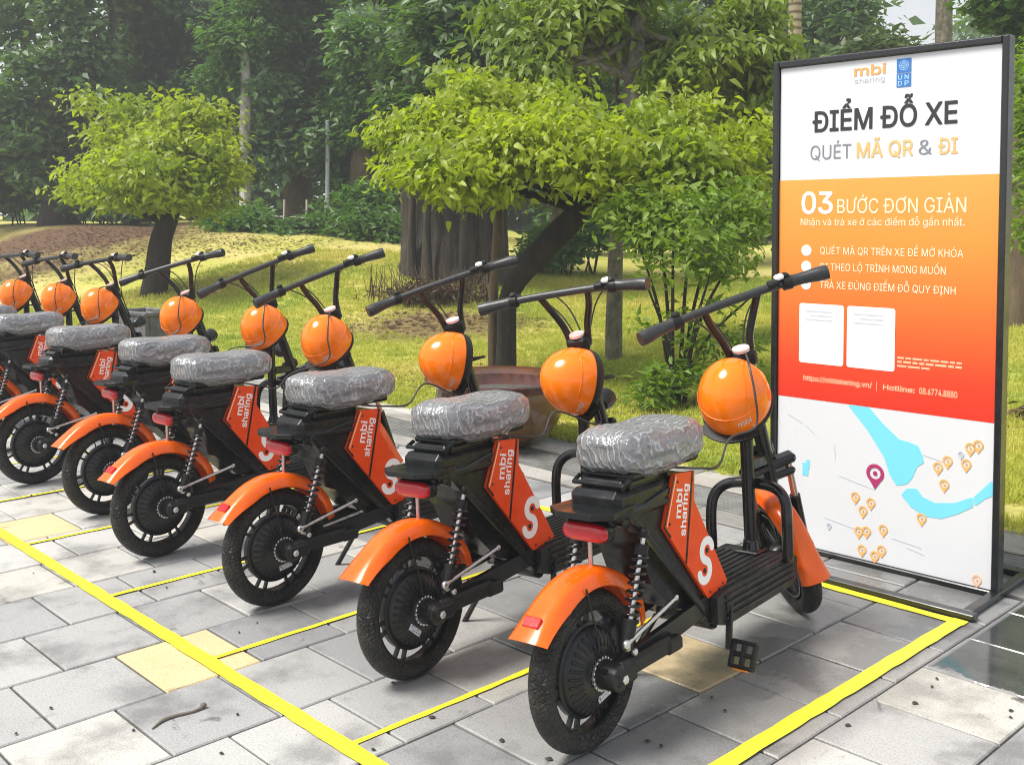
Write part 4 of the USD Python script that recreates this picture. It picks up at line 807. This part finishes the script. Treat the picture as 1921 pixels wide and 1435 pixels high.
twg = cat(*[tube([p0, p0+np.array([rg.uniform(-.2, .2), rg.uniform(-.2, .2), rg.uniform(.25, .5)])], [.008, .003], 4) for p0 in [gnd(rg.uniform(690, 920), 14.7+rg.uniform(-.4, .4)) for _ in range(120)]])
bs = thing('twiggy_bush', 'low rusty-brown twiggy bush at the foot of the broad fluted trunk', 'bush'); obj('foliage', (V, F), Mx['leaf_rust'], bs); tag(obj('twigs', twg, Mx['bark_brown'], bs), kind='stuff')
# --- the many-stemmed shrub beside the sign
rg = np.random.RandomState(16); d0 = 8.1; bb = gnd(1275, d0)
stems = []
for px, py, dz in ((1195, 450, 0), (1235, 420, .3), (1262, 440, -.2), (1300, 400, .1), (1345, 430, .2), (1385, 470, 0), (1215, 540, -.3), (1405, 560, .2), (1330, 520, -.3)):
    t_ = at(px, py, d0+dz); b_ = bb+np.array([rg.uniform(-.1, .1), rg.uniform(-.1, .1), -.05]); m_ = b_*.45+t_*.55+np.array([(t_-b_)[0]*-.12, (t_-b_)[1]*-.12, .05])
    stems.append(tube(smooth_path([b_, m_, t_], 6), [.019, .014, .007], 7))
sh = thing('slender_shrub', 'slender many-stemmed shrub with loose green leaves beside the left edge of the sign', 'shrub')
for s_ in stems: obj('stem', s_, Mx['bark_dark'], sh, True)
lobes = [lobe(*q) for q in ((1230, 430, 8.2, 85, 46), (1320, 430, 8.1, 90, 60), (1390, 440, 8.3, 48, 70), (1180, 400, 8.3, 60, 40), (1290, 380, 8.4, 110, 40), (1360, 500, 8.0, 50, 36), (1410, 380, 8.3, 34, 60), (1300, 495, 7.9, 38, 22))]
V1 = crown(lobes, 560, 6, .085, .036, rg, .55, .4, .09, .75, .25, True)
lobes2 = [lobe(*q) for q in ((1245, 715, 7.9, 48, 22), (1225, 745, 7.8, 40, 14), (1300, 700, 8.0, 40, 24), (1215, 610, 8.1, 26, 16), (1320, 640, 8.0, 30, 18), (1395, 640, 8.1, 26, 30), (1270, 590, 8.0, 30, 16), (1340, 570, 8.0, 34, 18), (1225, 510, 8.0, 22, 26), (1400, 700, 8.0, 30, 26), (1340, 720, 8.0, 40, 22))]
V2 = crown(lobes2, 210, 6, .095, .034, rg, .5, .4, .07, .8, .1)
obj('foliage', cat(V1, V2), Mx['leaf_shrub'], sh)

# --- woodland behind: each tree on its own ground
def forest_tree(label, px, d, tw, lobes, lf, n, L, seed, bk='bark_brown', shell=.6, base=None):
    rg = np.random.RandomState(seed); b_ = gnd(px, d); lb = [lobe(q[0], q[1], d+rg.uniform(-1, 1), q[2], q[3]) for q in lobes]
    top = np.mean([c for c, r in lb[:2]], 0); 
    tk = trunk_mesh([b_-[0, 0, .2], b_+(top-b_)*.3+[rg.uniform(-.15, .15), rg.uniform(-.15, .15), 0], b_+(top-b_)*.65, top], [tw, tw*.8, tw*.65, tw*.3], 12, .15, seed)
    lm = limbs([b_+(top-b_)*.5, b_+(top-b_)*.7, top], [c for c, r in lb], tw*.3, rg)
    cm = crown(lb, int(n*.8), 6, L, L*.5, rg, .5, .35, L*1.0, .75, .2)
    return tree('forest_tree', label, 'tree', tk, bk, cm, lf, lm)
forest_tree('dark tree at the left edge, white sky glinting through its thin top', -30, 27, .35, ((-30, 240, 120, 110), (60, 290, 90, 70), (-80, 60, 90, 110), (45, 190, 60, 40), (20, 50, 60, 70)), 'leaf_dark', 1900, .24, 21, 'bark_dark')
forest_tree('dark tree with a thick shaded trunk left of the round-crowned tree', 110, 26, .50, ((150, 120, 110, 90), (190, 230, 90, 70), (110, 20, 90, 80), (160, -70, 150, 70), (90, 270, 60, 70)), 'leaf_dark', 3000, .24, 22, 'bark_dark')
forest_tree('bluish-green tree high above the round-crowned tree', 255, 30, .4, ((270, 60, 120, 90), (230, 170, 90, 70), (330, 150, 90, 80), (260, -60, 150, 80), (320, 250, 80, 60)), 'leaf_blue', 3200, .26, 23)
forest_tree('tree with dense blue-green leaves just left of the white trunk', 400, 29, .35, ((400, 70, 100, 90), (400, 190, 90, 80), (440, -40, 120, 80), (390, 310, 70, 70)), 'leaf_blue', 3000, .25, 24)
forest_tree('tree with a stout brown trunk right of the white trunk', 562, 25, .40, ((560, 90, 120, 90), (545, 200, 110, 80), (600, 270, 90, 60), (520, 290, 60, 50), (560, -50, 150, 80)), 'leaf_blue', 3600, .23, 25, 'bark_brown')
forest_tree('lighter green tree between the brown trunk and the broad fluted trunk', 690, 24, .3, ((690, 110, 80, 80), (655, 210, 60, 80), (725, 220, 70, 90), (690, 330, 60, 60), (740, 330, 40, 60)), 'leaf_mid', 3400, .21, 26)
forest_tree('dark tree behind the high yellow-green branches', 1040, 25, .4, ((1030, 120, 130, 100), (1120, 220, 120, 100), (980, 240, 90, 90), (1080, 340, 120, 70), (980, -30, 180, 90)), 'leaf_dark', 3400, .24, 27)
forest_tree('dark tree left of the ringed palm trunk', 1330, 22, .35, ((1330, 170, 130, 100), (1420, 270, 90, 90), (1260, 90, 110, 80), (1400, 60, 90, 90), (1350, -40, 150, 80), (1230, 280, 90, 70)), 'leaf_dark', 3600, .21, 28)
forest_tree('dark-leaved tree right of the ringed palm trunk, above the sign', 1590, 24, .3, ((1555, 50, 70, 70), (1600, 30, 50, 55), (1540, 130, 80, 50), (1570, -60, 80, 60), (1500, 60, 60, 70)), 'leaf_dark', 1800, .20, 29)
forest_tree('dark broad-leaved tree above the right corner of the sign', 1900, 13, .2, ((1890, 20, 60, 40), (1930, 70, 50, 50), (1870, -15, 40, 26), (1940, -40, 90, 60)), 'leaf_dark', 1000, .14, 30)
forest_tree('bright green bushy tree close to the right edge of the sign', 1975, 10, .09, ((1960, 260, 58, 130), (1945, 150, 40, 60), (1960, 400, 52, 60), (1925, 330, 22, 60), (1990, 120, 60, 80)), 'leaf_shrub', 1000, .10, 31)
forest_tree('green tree in the far background below the lime-green crown', 1200, 34, .3, ((1190, 400, 150, 60), (1330, 400, 110, 70), (1080, 410, 90, 60), (1250, 330, 150, 60)), 'leaf_mid', 2600, .28, 32)
# white trunk, slim pole
wt = thing('pale_tree', 'slim tree with a pale whitish blotched trunk left of the stout brown trunk', 'tree')
d0 = 24.; obj('trunk', trunk_mesh([gnd(458, d0)-[0, 0, .2], at(459, 380, d0), at(458, 280, d0), at(461, 170, d0), at(455, 60, d0)], [.15, .13, .125, .12, .08], 12, .18, 41), Mx['bark_white'], wt, True)
rg = np.random.RandomState(42); obj('crown', crown([lobe(440, 90, 24, 70, 60), lobe(400, 150, 24, 40, 40), lobe(480, 40, 24.4, 60, 60)], 500, 6, .2, .09, rg, .6, .35, .18), Mx['leaf_mid'], wt)
pl = thing('slim_pole', 'slim bluish-grey pole standing among the shrubs right of the stout brown trunk', 'pole'); obj('shaft', tube([gnd(614, 23.5)-[0, 0, .2], at(614, 300, 23.5), at(614, 230, 23.5)], .045, 10), plain('pole_grey', (.30, .36, .38), .5), pl, True); obj('cap', superbox(at(614, 229, 23.5), (.11, .11, .06), .8, 12, 8), plain('pole_cap', (.25, .3, .32), .5), pl, True)
fnm = plain('bleached_wood', (.42, .38, .32), .8); fn = thing('rail_fence', 'thin bleached wooden rails between the shrubs and the stout brown trunk', 'fence')
for px in (533, 575, 610): obj('post', tube([gnd(px, 22.6)-[0, 0, .2], at(px, 375, 22.6)], .025, 6), fnm, fn)
obj('rail', tube([at(490, 405, 22.6), at(610, 412, 22.6)], .024, 6), fnm, fn)
# bushes under the trees
def bush(label, lobes, lf, n, L, seed):
    rg = np.random.RandomState(seed); lb = [lobe(*q) for q in lobes]; t = thing('bush', label, 'bush')
    obj('foliage', crown(lb, n, 7, L, L*.45, rg, .55, .4, L*.8, .6, .05), Mx[lf], t)
    st = []
    for c, r in lb:
        g_ = np.array([c[0], c[1], zt(c[0], c[1])-.05])
        for _ in range(5): st.append(tube([g_+[rg.uniform(-.3, .3)*r[0], rg.uniform(-.3, .3)*r[1], 0], c+[rg.uniform(-.5, .5)*r[0], rg.uniform(-.5, .5)*r[1], .2*r[2]]], [.02, .006], 5))
    tag(obj('stems', cat(*st), Mx['bark_dark'], t), kind='stuff')
bush('bright leafy bush at the foot of the pale trunk', ((470, 425, 22.5, 55, 26), (430, 425, 22.6, 36, 20), (510, 432, 22.2, 40, 22)), 'leaf_mid', 520, .18, 51)
bush('dark green bush left of the broad fluted trunk', ((690, 420, 21.0, 62, 42), (640, 425, 21.4, 50, 36), (730, 440, 20.6, 44, 34), (690, 365, 21.6, 44, 30)), 'leaf_mid', 900, .17, 52)
bush('shaded bush in front of the stout brown trunk', ((590, 440, 22, 60, 24), (545, 436, 22.4, 40, 20)), 'leaf_dark', 420, .17, 53)
bush('green bush right of the bent dark trunk', ((1060, 455, 18.5, 74, 48), (1010, 470, 18.2, 46, 36), (1110, 430, 19, 60, 46)), 'leaf_mid', 900, .15, 54)
bush('dim bush under the round-crowned tree', ((200, 375, 25, 70, 34), (150, 370, 25.4, 50, 34), (260, 385, 24.6, 60, 26)), 'leaf_blue', 620, .2, 55)
bush('bluish bush at the left edge on the brown bank', ((30, 345, 27, 80, 40), (-40, 350, 27, 60, 44)), 'leaf_blue', 560, .22, 56)
bush('pale palm-like bush behind the top edge of the sign', ((1660, 95, 20, 40, 30), (1620, 105, 20, 36, 22), (1690, 110, 20, 24, 20)), 'leaf_palm', 260, .22, 57)
bush('low dry bush on the lawn right of the sign', ((1925, 830, 7.2, 46, 34), (1960, 800, 7.4, 50, 46)), 'leaf_rust', 200, .08, 58)
# palms
def palm(label, px, d, w, topy, seed, bk, fr=9):
    rg = np.random.RandomState(seed); t = thing('palm_tree', label, 'palm tree'); b_ = gnd(px, d); T = at(px+6, topy, d)
    obj('trunk', trunk_mesh([b_-[0, 0, .2], b_+(T-b_)*.1, b_+(T-b_)*.5, T], [w*1.25, w, w*.95, w*.8], 16, .05, seed), Mx[bk], t, True)
    for k in range(fr):
        a = 2*pi*k/fr+rg.uniform(-.2, .2); ln = rg.uniform(1.5, 2.1); dv = np.array([math.cos(a), math.sin(a), 0])
        sp_ = smooth_path([T, T+dv*ln*.4+[0, 0, .45], T+dv*ln*.8+[0, 0, .2], T+dv*ln*1.1-[0, 0, .5]], 6)
        n_ = 46; pp = np.array([sp_[int(i_)] for i_ in np.linspace(2, len(sp_)-1, n_)]); sd = np.array([-dv[1], dv[0], 0])
        A1 = np.where((np.arange(n_) % 2 == 0)[:, None], sd, -sd)*.8+dv*.45-np.array([0, 0, .35])
        obj('frond', cat(leaf_set(pp, A1, .52, .045, rg, .7, .3), tube(sp_, [.018, .006], 5)), Mx['leaf_palm'], t)
palm('palm with a ringed light-brown trunk behind the left corner of the sign', 1486, 16, .115, -110, 61, 'bark_palm')
palm('palm with a grey-green trunk against the white sky behind the sign', 1766, 17, .145, -150, 62, 'bark_grey')
# the mass of wood far behind
rg = np.random.RandomState(70)
lobes = [lobe(px, py, 40+rg.uniform(-3, 3), 120, 80) for px in range(60, 1640, 95) for py in (20+rg.uniform(-20, 20), 130+rg.uniform(-20, 20), 240, 340, 400) if not (px < 130 and py < 200) and not (px < 330 and py < 60)]
lobes += [lobe(px, py, 42, 150, 90) for px in range(-700, 60, 130) for py in (230, 350)]+[lobe(px, py, 42, 150, 90) for px in range(1900, 2700, 130) for py in (60, 180, 300, 400)]+[lobe(px, py, 42, 130, 80) for px in (1640, 1780, 1900) for py in (220, 320, 410)]
wd = obj('distant_woodland', crown(lobes, 14000, 4, .55, .3, rg, .5, .3, .5, .6), Mx['leaf_blue']); tag(wd, 'dense mass of far trees closing the park behind', kind='stuff')

# --- grass blades over the nearer lawn
rg = np.random.RandomState(80)
def tuft(n, h, rg):
    P = rg.normal(0, .03, (n, 3))*[1, 1, 0]; a = rg.uniform(0, 2*pi, n); L = h*rg.uniform(.5, 1.3, n); ln = rg.uniform(.1, .7, n)
    D = np.stack([np.cos(a)*ln, np.sin(a)*ln, np.ones(n)], 1); S = np.stack([-np.sin(a), np.cos(a), 0*a], 1)*.0035
    M_ = P+D*(L*.55)[:, None]; T_ = P+D*L[:, None]*[1.5, 1.5, .9]
    V = np.stack([P-S, P+S, M_+S*.7, M_-S*.7, T_], 1).reshape(-1, 3); b = np.arange(n)[:, None]*5
    return V, np.vstack([b+[0, 1, 2], b+[0, 2, 3], b+[3, 2, 4]])
Mx['blade'] = mat('grass_blade', {'g': ('geometry', {}), 'oi': ('object_info', {}), 'r': ('rgb_ramp', {'ramp': [(.0, (.26, .36, .04)), (.42, (.48, .50, .07)), (.9, (.64, .55, .18))]}), 'n': ('noise_texture', {'scale': .55, 'detail': 6., 'roughness': .6}), 'a': ('math', {'math_type': 'multiply_add', 'value2': .3}), 's': ('math', {'math_type': 'multiply_add', 'value2': 1.9, 'value3': -.62}),
    'p': ('principled_bsdf', {'roughness': .55}), 't': ('translucent_bsdf', {}), 'm': ('mix_closure', {'fac': .5})},
    [('g.position', 'n.vector'), ('n.fac', 's.value1'), ('g.random_per_island', 'a.value1'), ('s.value', 'a.value3'), ('a.value', 'r.fac'), ('r.color', 'p.base_color'), ('r.color', 't.color'), ('p.BSDF', 'm.closure1'), ('t.BSDF', 'm.closure2')], surface='m.closure')
pi_ = UsdGeom.PointInstancer.Define(stage, '/World/grass'); tag(pi_, 'short dry-green grass covering the lawn', 'grass', kind='stuff')
protos = []
for k in range(4):
    q = obj('tuft', tuft(14, .026+.008*k, np.random.RandomState(90+k)), Mx['blade'], pi_); protos.append(q.GetPath())
pi_.CreatePrototypesRel().SetTargets(protos)
n = 52000
dd_ = 5.2+ (rg.uniform(0, 1, n)**1.25)*14; uu_ = dd_*rg.uniform(-.52, .56, n)
X_ = dd_*FW[0]/cp+uu_*R0[0]; Y_ = dd_*FW[1]/cp+uu_*R0[1]
ok = (Y_ > KERB+.02) & (np.hypot(X_-soil[0], Y_-soil[1]) > 7) & (np.hypot(X_-soil2[0], Y_-soil2[1])+rg.uniform(-.5, .5, n) > 1.2)
X_, Y_, dd_ = X_[ok], Y_[ok], dd_[ok]
# a denser ragged fringe over the edge stones
m_ = 2600; xe = rg.uniform(-15, 1, m_); ye = KERB+rg.uniform(-.04, .10, m_)
X_ = np.r_[X_, xe]; Y_ = np.r_[Y_, ye]; n = len(X_)
Z_ = np.maximum(zt(X_, np.maximum(Y_, KERB+.02)), 0)
pi_.CreatePositionsAttr(Vt.Vec3fArray.FromNumpy(np.stack([X_, Y_, Z_-.004], 1).astype(np.float32)))
pi_.CreateProtoIndicesAttr(Vt.IntArray.FromNumpy(rg.randint(0, 4, n).astype(np.int32)))
an = rg.uniform(0, 2*pi, n)
pi_.CreateOrientationsAttr(Vt.QuathArray([Gf.Quath(float(math.cos(a/2)), 0, 0, float(math.sin(a/2))) for a in an]))
sc_ = rg.uniform(.6, 1.3, n)*(1+.5*sstep((np.r_[dd_, np.full(m_, 6)]-8)/8)); pi_.CreateScalesAttr(Vt.Vec3fArray.FromNumpy(np.repeat(sc_[:, None], 3, 1).astype(np.float32)))

# ------------------------------------------------------------------ pots at the pavement's edge
Mx['glaze'] = mat('brown_glaze', {'tc': ('texture_coordinate', {}), 's': ('separate_xyz', {}), 'n': ('noise_texture', {'scale': 7., 'detail': 6., 'distortion': 1.5}), 'a': ('math', {'math_type': 'multiply_add', 'value2': .55}), 'r': ('rgb_ramp', {'ramp': [(.25, (.035, .025, .015)), (.42, (.13, .07, .02)), (.55, (.07, .03, .016)), (.75, (.10, .03, .018)), (.95, (.035, .022, .02))]}),
    'p': ('principled_bsdf', {'roughness': .22, 'coat_weight': .4})}, [('tc.object', 'n.vector'), ('tc.object', 's.vector'), ('n.fac', 'a.value1'), ('s.z', 'a.value3'), ('a.value', 'r.fac'), ('r.color', 'p.base_color')], surface='p.BSDF')
def lathe_z(prof, n=56):
    v, f = lathe_x(prof, (0, 0, 0), n); return np.stack([v[:, 1], -v[:, 2], v[:, 0]], 1), f[:, ::-1]
pc = gnd(935, 6.75); H = np.diag([.95, .95, .78, 1.]); H[:3, 3] = (pc[0], pc[1], 0)
pot = thing('glazed_pot', 'big brown glazed pot with flared rim behind the third scooter', 'pot', H)
obj('body', lathe_z([(0, .0), (.0, .22), (.03, .27), (.12, .36), (.24, .42), (.36, .435), (.44, .425), (.47, .425)]), Mx['glaze'], pot, True)
obj('rim', lathe_z([(.455, .42), (.475, .43), (.515, .475), (.535, .505), (.548, .500), (.535, .455), (.50, .40), (.40, .39), (.20, .30), (.18, 0)]), Mx['glaze'], pot, 40)
obj('soil', lathe_z([(.41, .395), (.415, .2), (.41, 0)]), Mx['joint'], pot, True)
pc = gnd(272, 11.6); H = np.eye(4); H[:3, :3] = rotk([0, 0, 1], .1); H[:3, 3] = (pc[0], pc[1], 0)
pb = thing('stone_planter', 'dark grey stone planter between the sixth and seventh scooters', 'planter', H)
Mx['darkstone'] = plain('dark_cast_stone', (.07, .072, .072), .7, bevel=.006, noise=(9., (.16, .16, .155), .4, .75))
obj('trough', cat(rbox((0, -.17, .2), (.62, .05, .42), .01), rbox((0, .17, .2), (.62, .05, .42), .01), rbox((-.285, 0, .2), (.05, .29, .42), .01), rbox((.285, 0, .2), (.05, .29, .42), .01)), Mx['darkstone'], pb)
obj('lip', cat(rbox((0, -.185, .425), (.68, .06, .045), .01), rbox((0, .185, .425), (.68, .06, .045), .01), rbox((-.31, 0, .425), (.06, .31, .045), .01), rbox((.31, 0, .425), (.06, .31, .045), .01)), Mx['darkstone'], pb)
obj('soil', rbox((0, 0, .33), (.52, .29, .04), .01), Mx['joint'], pb)

# ------------------------------------------------------------------ fallen leaves and bits
rg = np.random.RandomState(95)
def flakes(P, L, rg):
    a = rg.uniform(0, 2*pi, len(P)); A = np.stack([np.cos(a), np.sin(a), rg.uniform(-.1, .25, len(P))], 1)
    return leaf_set(P, A, L, L*.5, rg, .95, .1)
q_ = []
for px, py, d, sx, sy, n_ in ((120, 420, 21.5, 4.5, 2.6, 5200), (430, 440, 20, 2.2, 1.2, 900), (820, 590, 13.2, 1.6, .9, 900), (945, 700, 9.3, 1.2, .8, 420), (1275, 760, 8.0, 1.0, .6, 420), (1900, 850, 7.4, .8, .5, 260), (300, 500, 16.3, 1.4, .8, 420)):
    c_ = gnd(px, d); o_ = rg.normal(0, 1, (n_, 2)); X_ = c_[0]+(R0[0]*o_[:, 0]*sx+FW[0]*o_[:, 1]*sy)*.6; Y_ = c_[1]+(R0[1]*o_[:, 0]*sx+FW[1]*o_[:, 1]*sy)*.6
    k_ = Y_ > KERB+.05; q_.append(np.stack([X_[k_], Y_[k_], zt(X_[k_], Y_[k_])+.012], 1))
P_ = np.vstack(q_)
Mx['litter'] = leafmat('fallen_leaf', (.07, .036, .016), (.18, .10, .045), (.33, .23, .10), .15, .6)
tag(obj('leaf_litter', flakes(P_, .085, rg), Mx['litter']), 'brown fallen leaves lying on the bank and under the trees', 'fallen leaves', kind='stuff')
bits = []
spots = [(62, 1077), (312, 1104), (288, 1073), (445, 1342), (448, 1188), (482, 1170), (415, 1415), (1030, 1425), (940, 1390), (737, 1283), (1757, 1275), (1748, 1290), (1715, 1320), (1895, 1335), (1895, 1348), (1590, 1362), (600, 1010), (58, 931), (700, 1408), (1335, 1310), (1360, 1335), (30, 1378), (95, 1330), (810, 1347), (1000, 1440), (250, 1372), (1215, 1392), (1240, 1400)]
for k_, (px, py) in enumerate(spots):
    r_ = (FW+RT*(px-960)/FPX-UP*(py-CYP)/FPX); p_ = CAM-r_*(EYE/r_[2]); n_ = 9; a = np.linspace(0, 2*pi, n_, endpoint=False); s_ = rg.uniform(.003, .0075)
    ring_ = np.stack([np.cos(a)*s_*rg.uniform(.6, 1.5, n_)*1.4, np.sin(a)*s_*rg.uniform(.6, 1.3, n_), np.full(n_, .0)], 1)@rotk([0, 0, 1], rg.uniform(0, 6)).T+p_+[0, 0, .0045]
    v = np.vstack([ring_, [p_+[0, 0, .010]]]); j = np.arange(n_); bits.append((v, np.stack([j, (j+1) % n_, np.full(n_, n_)], 1)))
tag(obj('fallen_bits', cat(*bits), plain('dark_bits', (.03, .026, .022), .8)), 'small dark bits of leaf and dirt scattered on the paving', 'debris', kind='stuff')
def on_ground(px, py, h=.0):
    r_ = (FW+RT*(px-960)/FPX-UP*(py-CYP)/FPX); return CAM+r_*((h-EYE)/r_[2])
tw = thing('twig', 'bent grey-brown twig lying on the paving left of the yellow line', 'twig')
obj('stick', tube(smooth_path([on_ground(285, 1366, .004), on_ground(305, 1350, .006), on_ground(330, 1341, .006), on_ground(360, 1334, .006), on_ground(379, 1326, .007)], 6), [.002, .006, .005, .004, .005], 8), plain('twig_bark', (.17, .15, .125), .85), tw, True)
obj('knot', superbox(on_ground(381, 1322, .010), (.018, .020, .014), .8, 12, 8), plain('twig_knot', (.13, .11, .09), .85), tw, True)
# ------------------------------------------------------------------ air
Mx['haze'] = mat('haze_air', {'v': ('principled_volume', {'color': (.93, .95, .97), 'density': .0030, 'anisotropy': .2})}, [], volume='v.volume')
tag(obj('haze', rbox((0, 0, 14.), (2100, 2100, 34.), .01), Mx['haze']), 'thin pale midday haze over the park', kind='stuff')
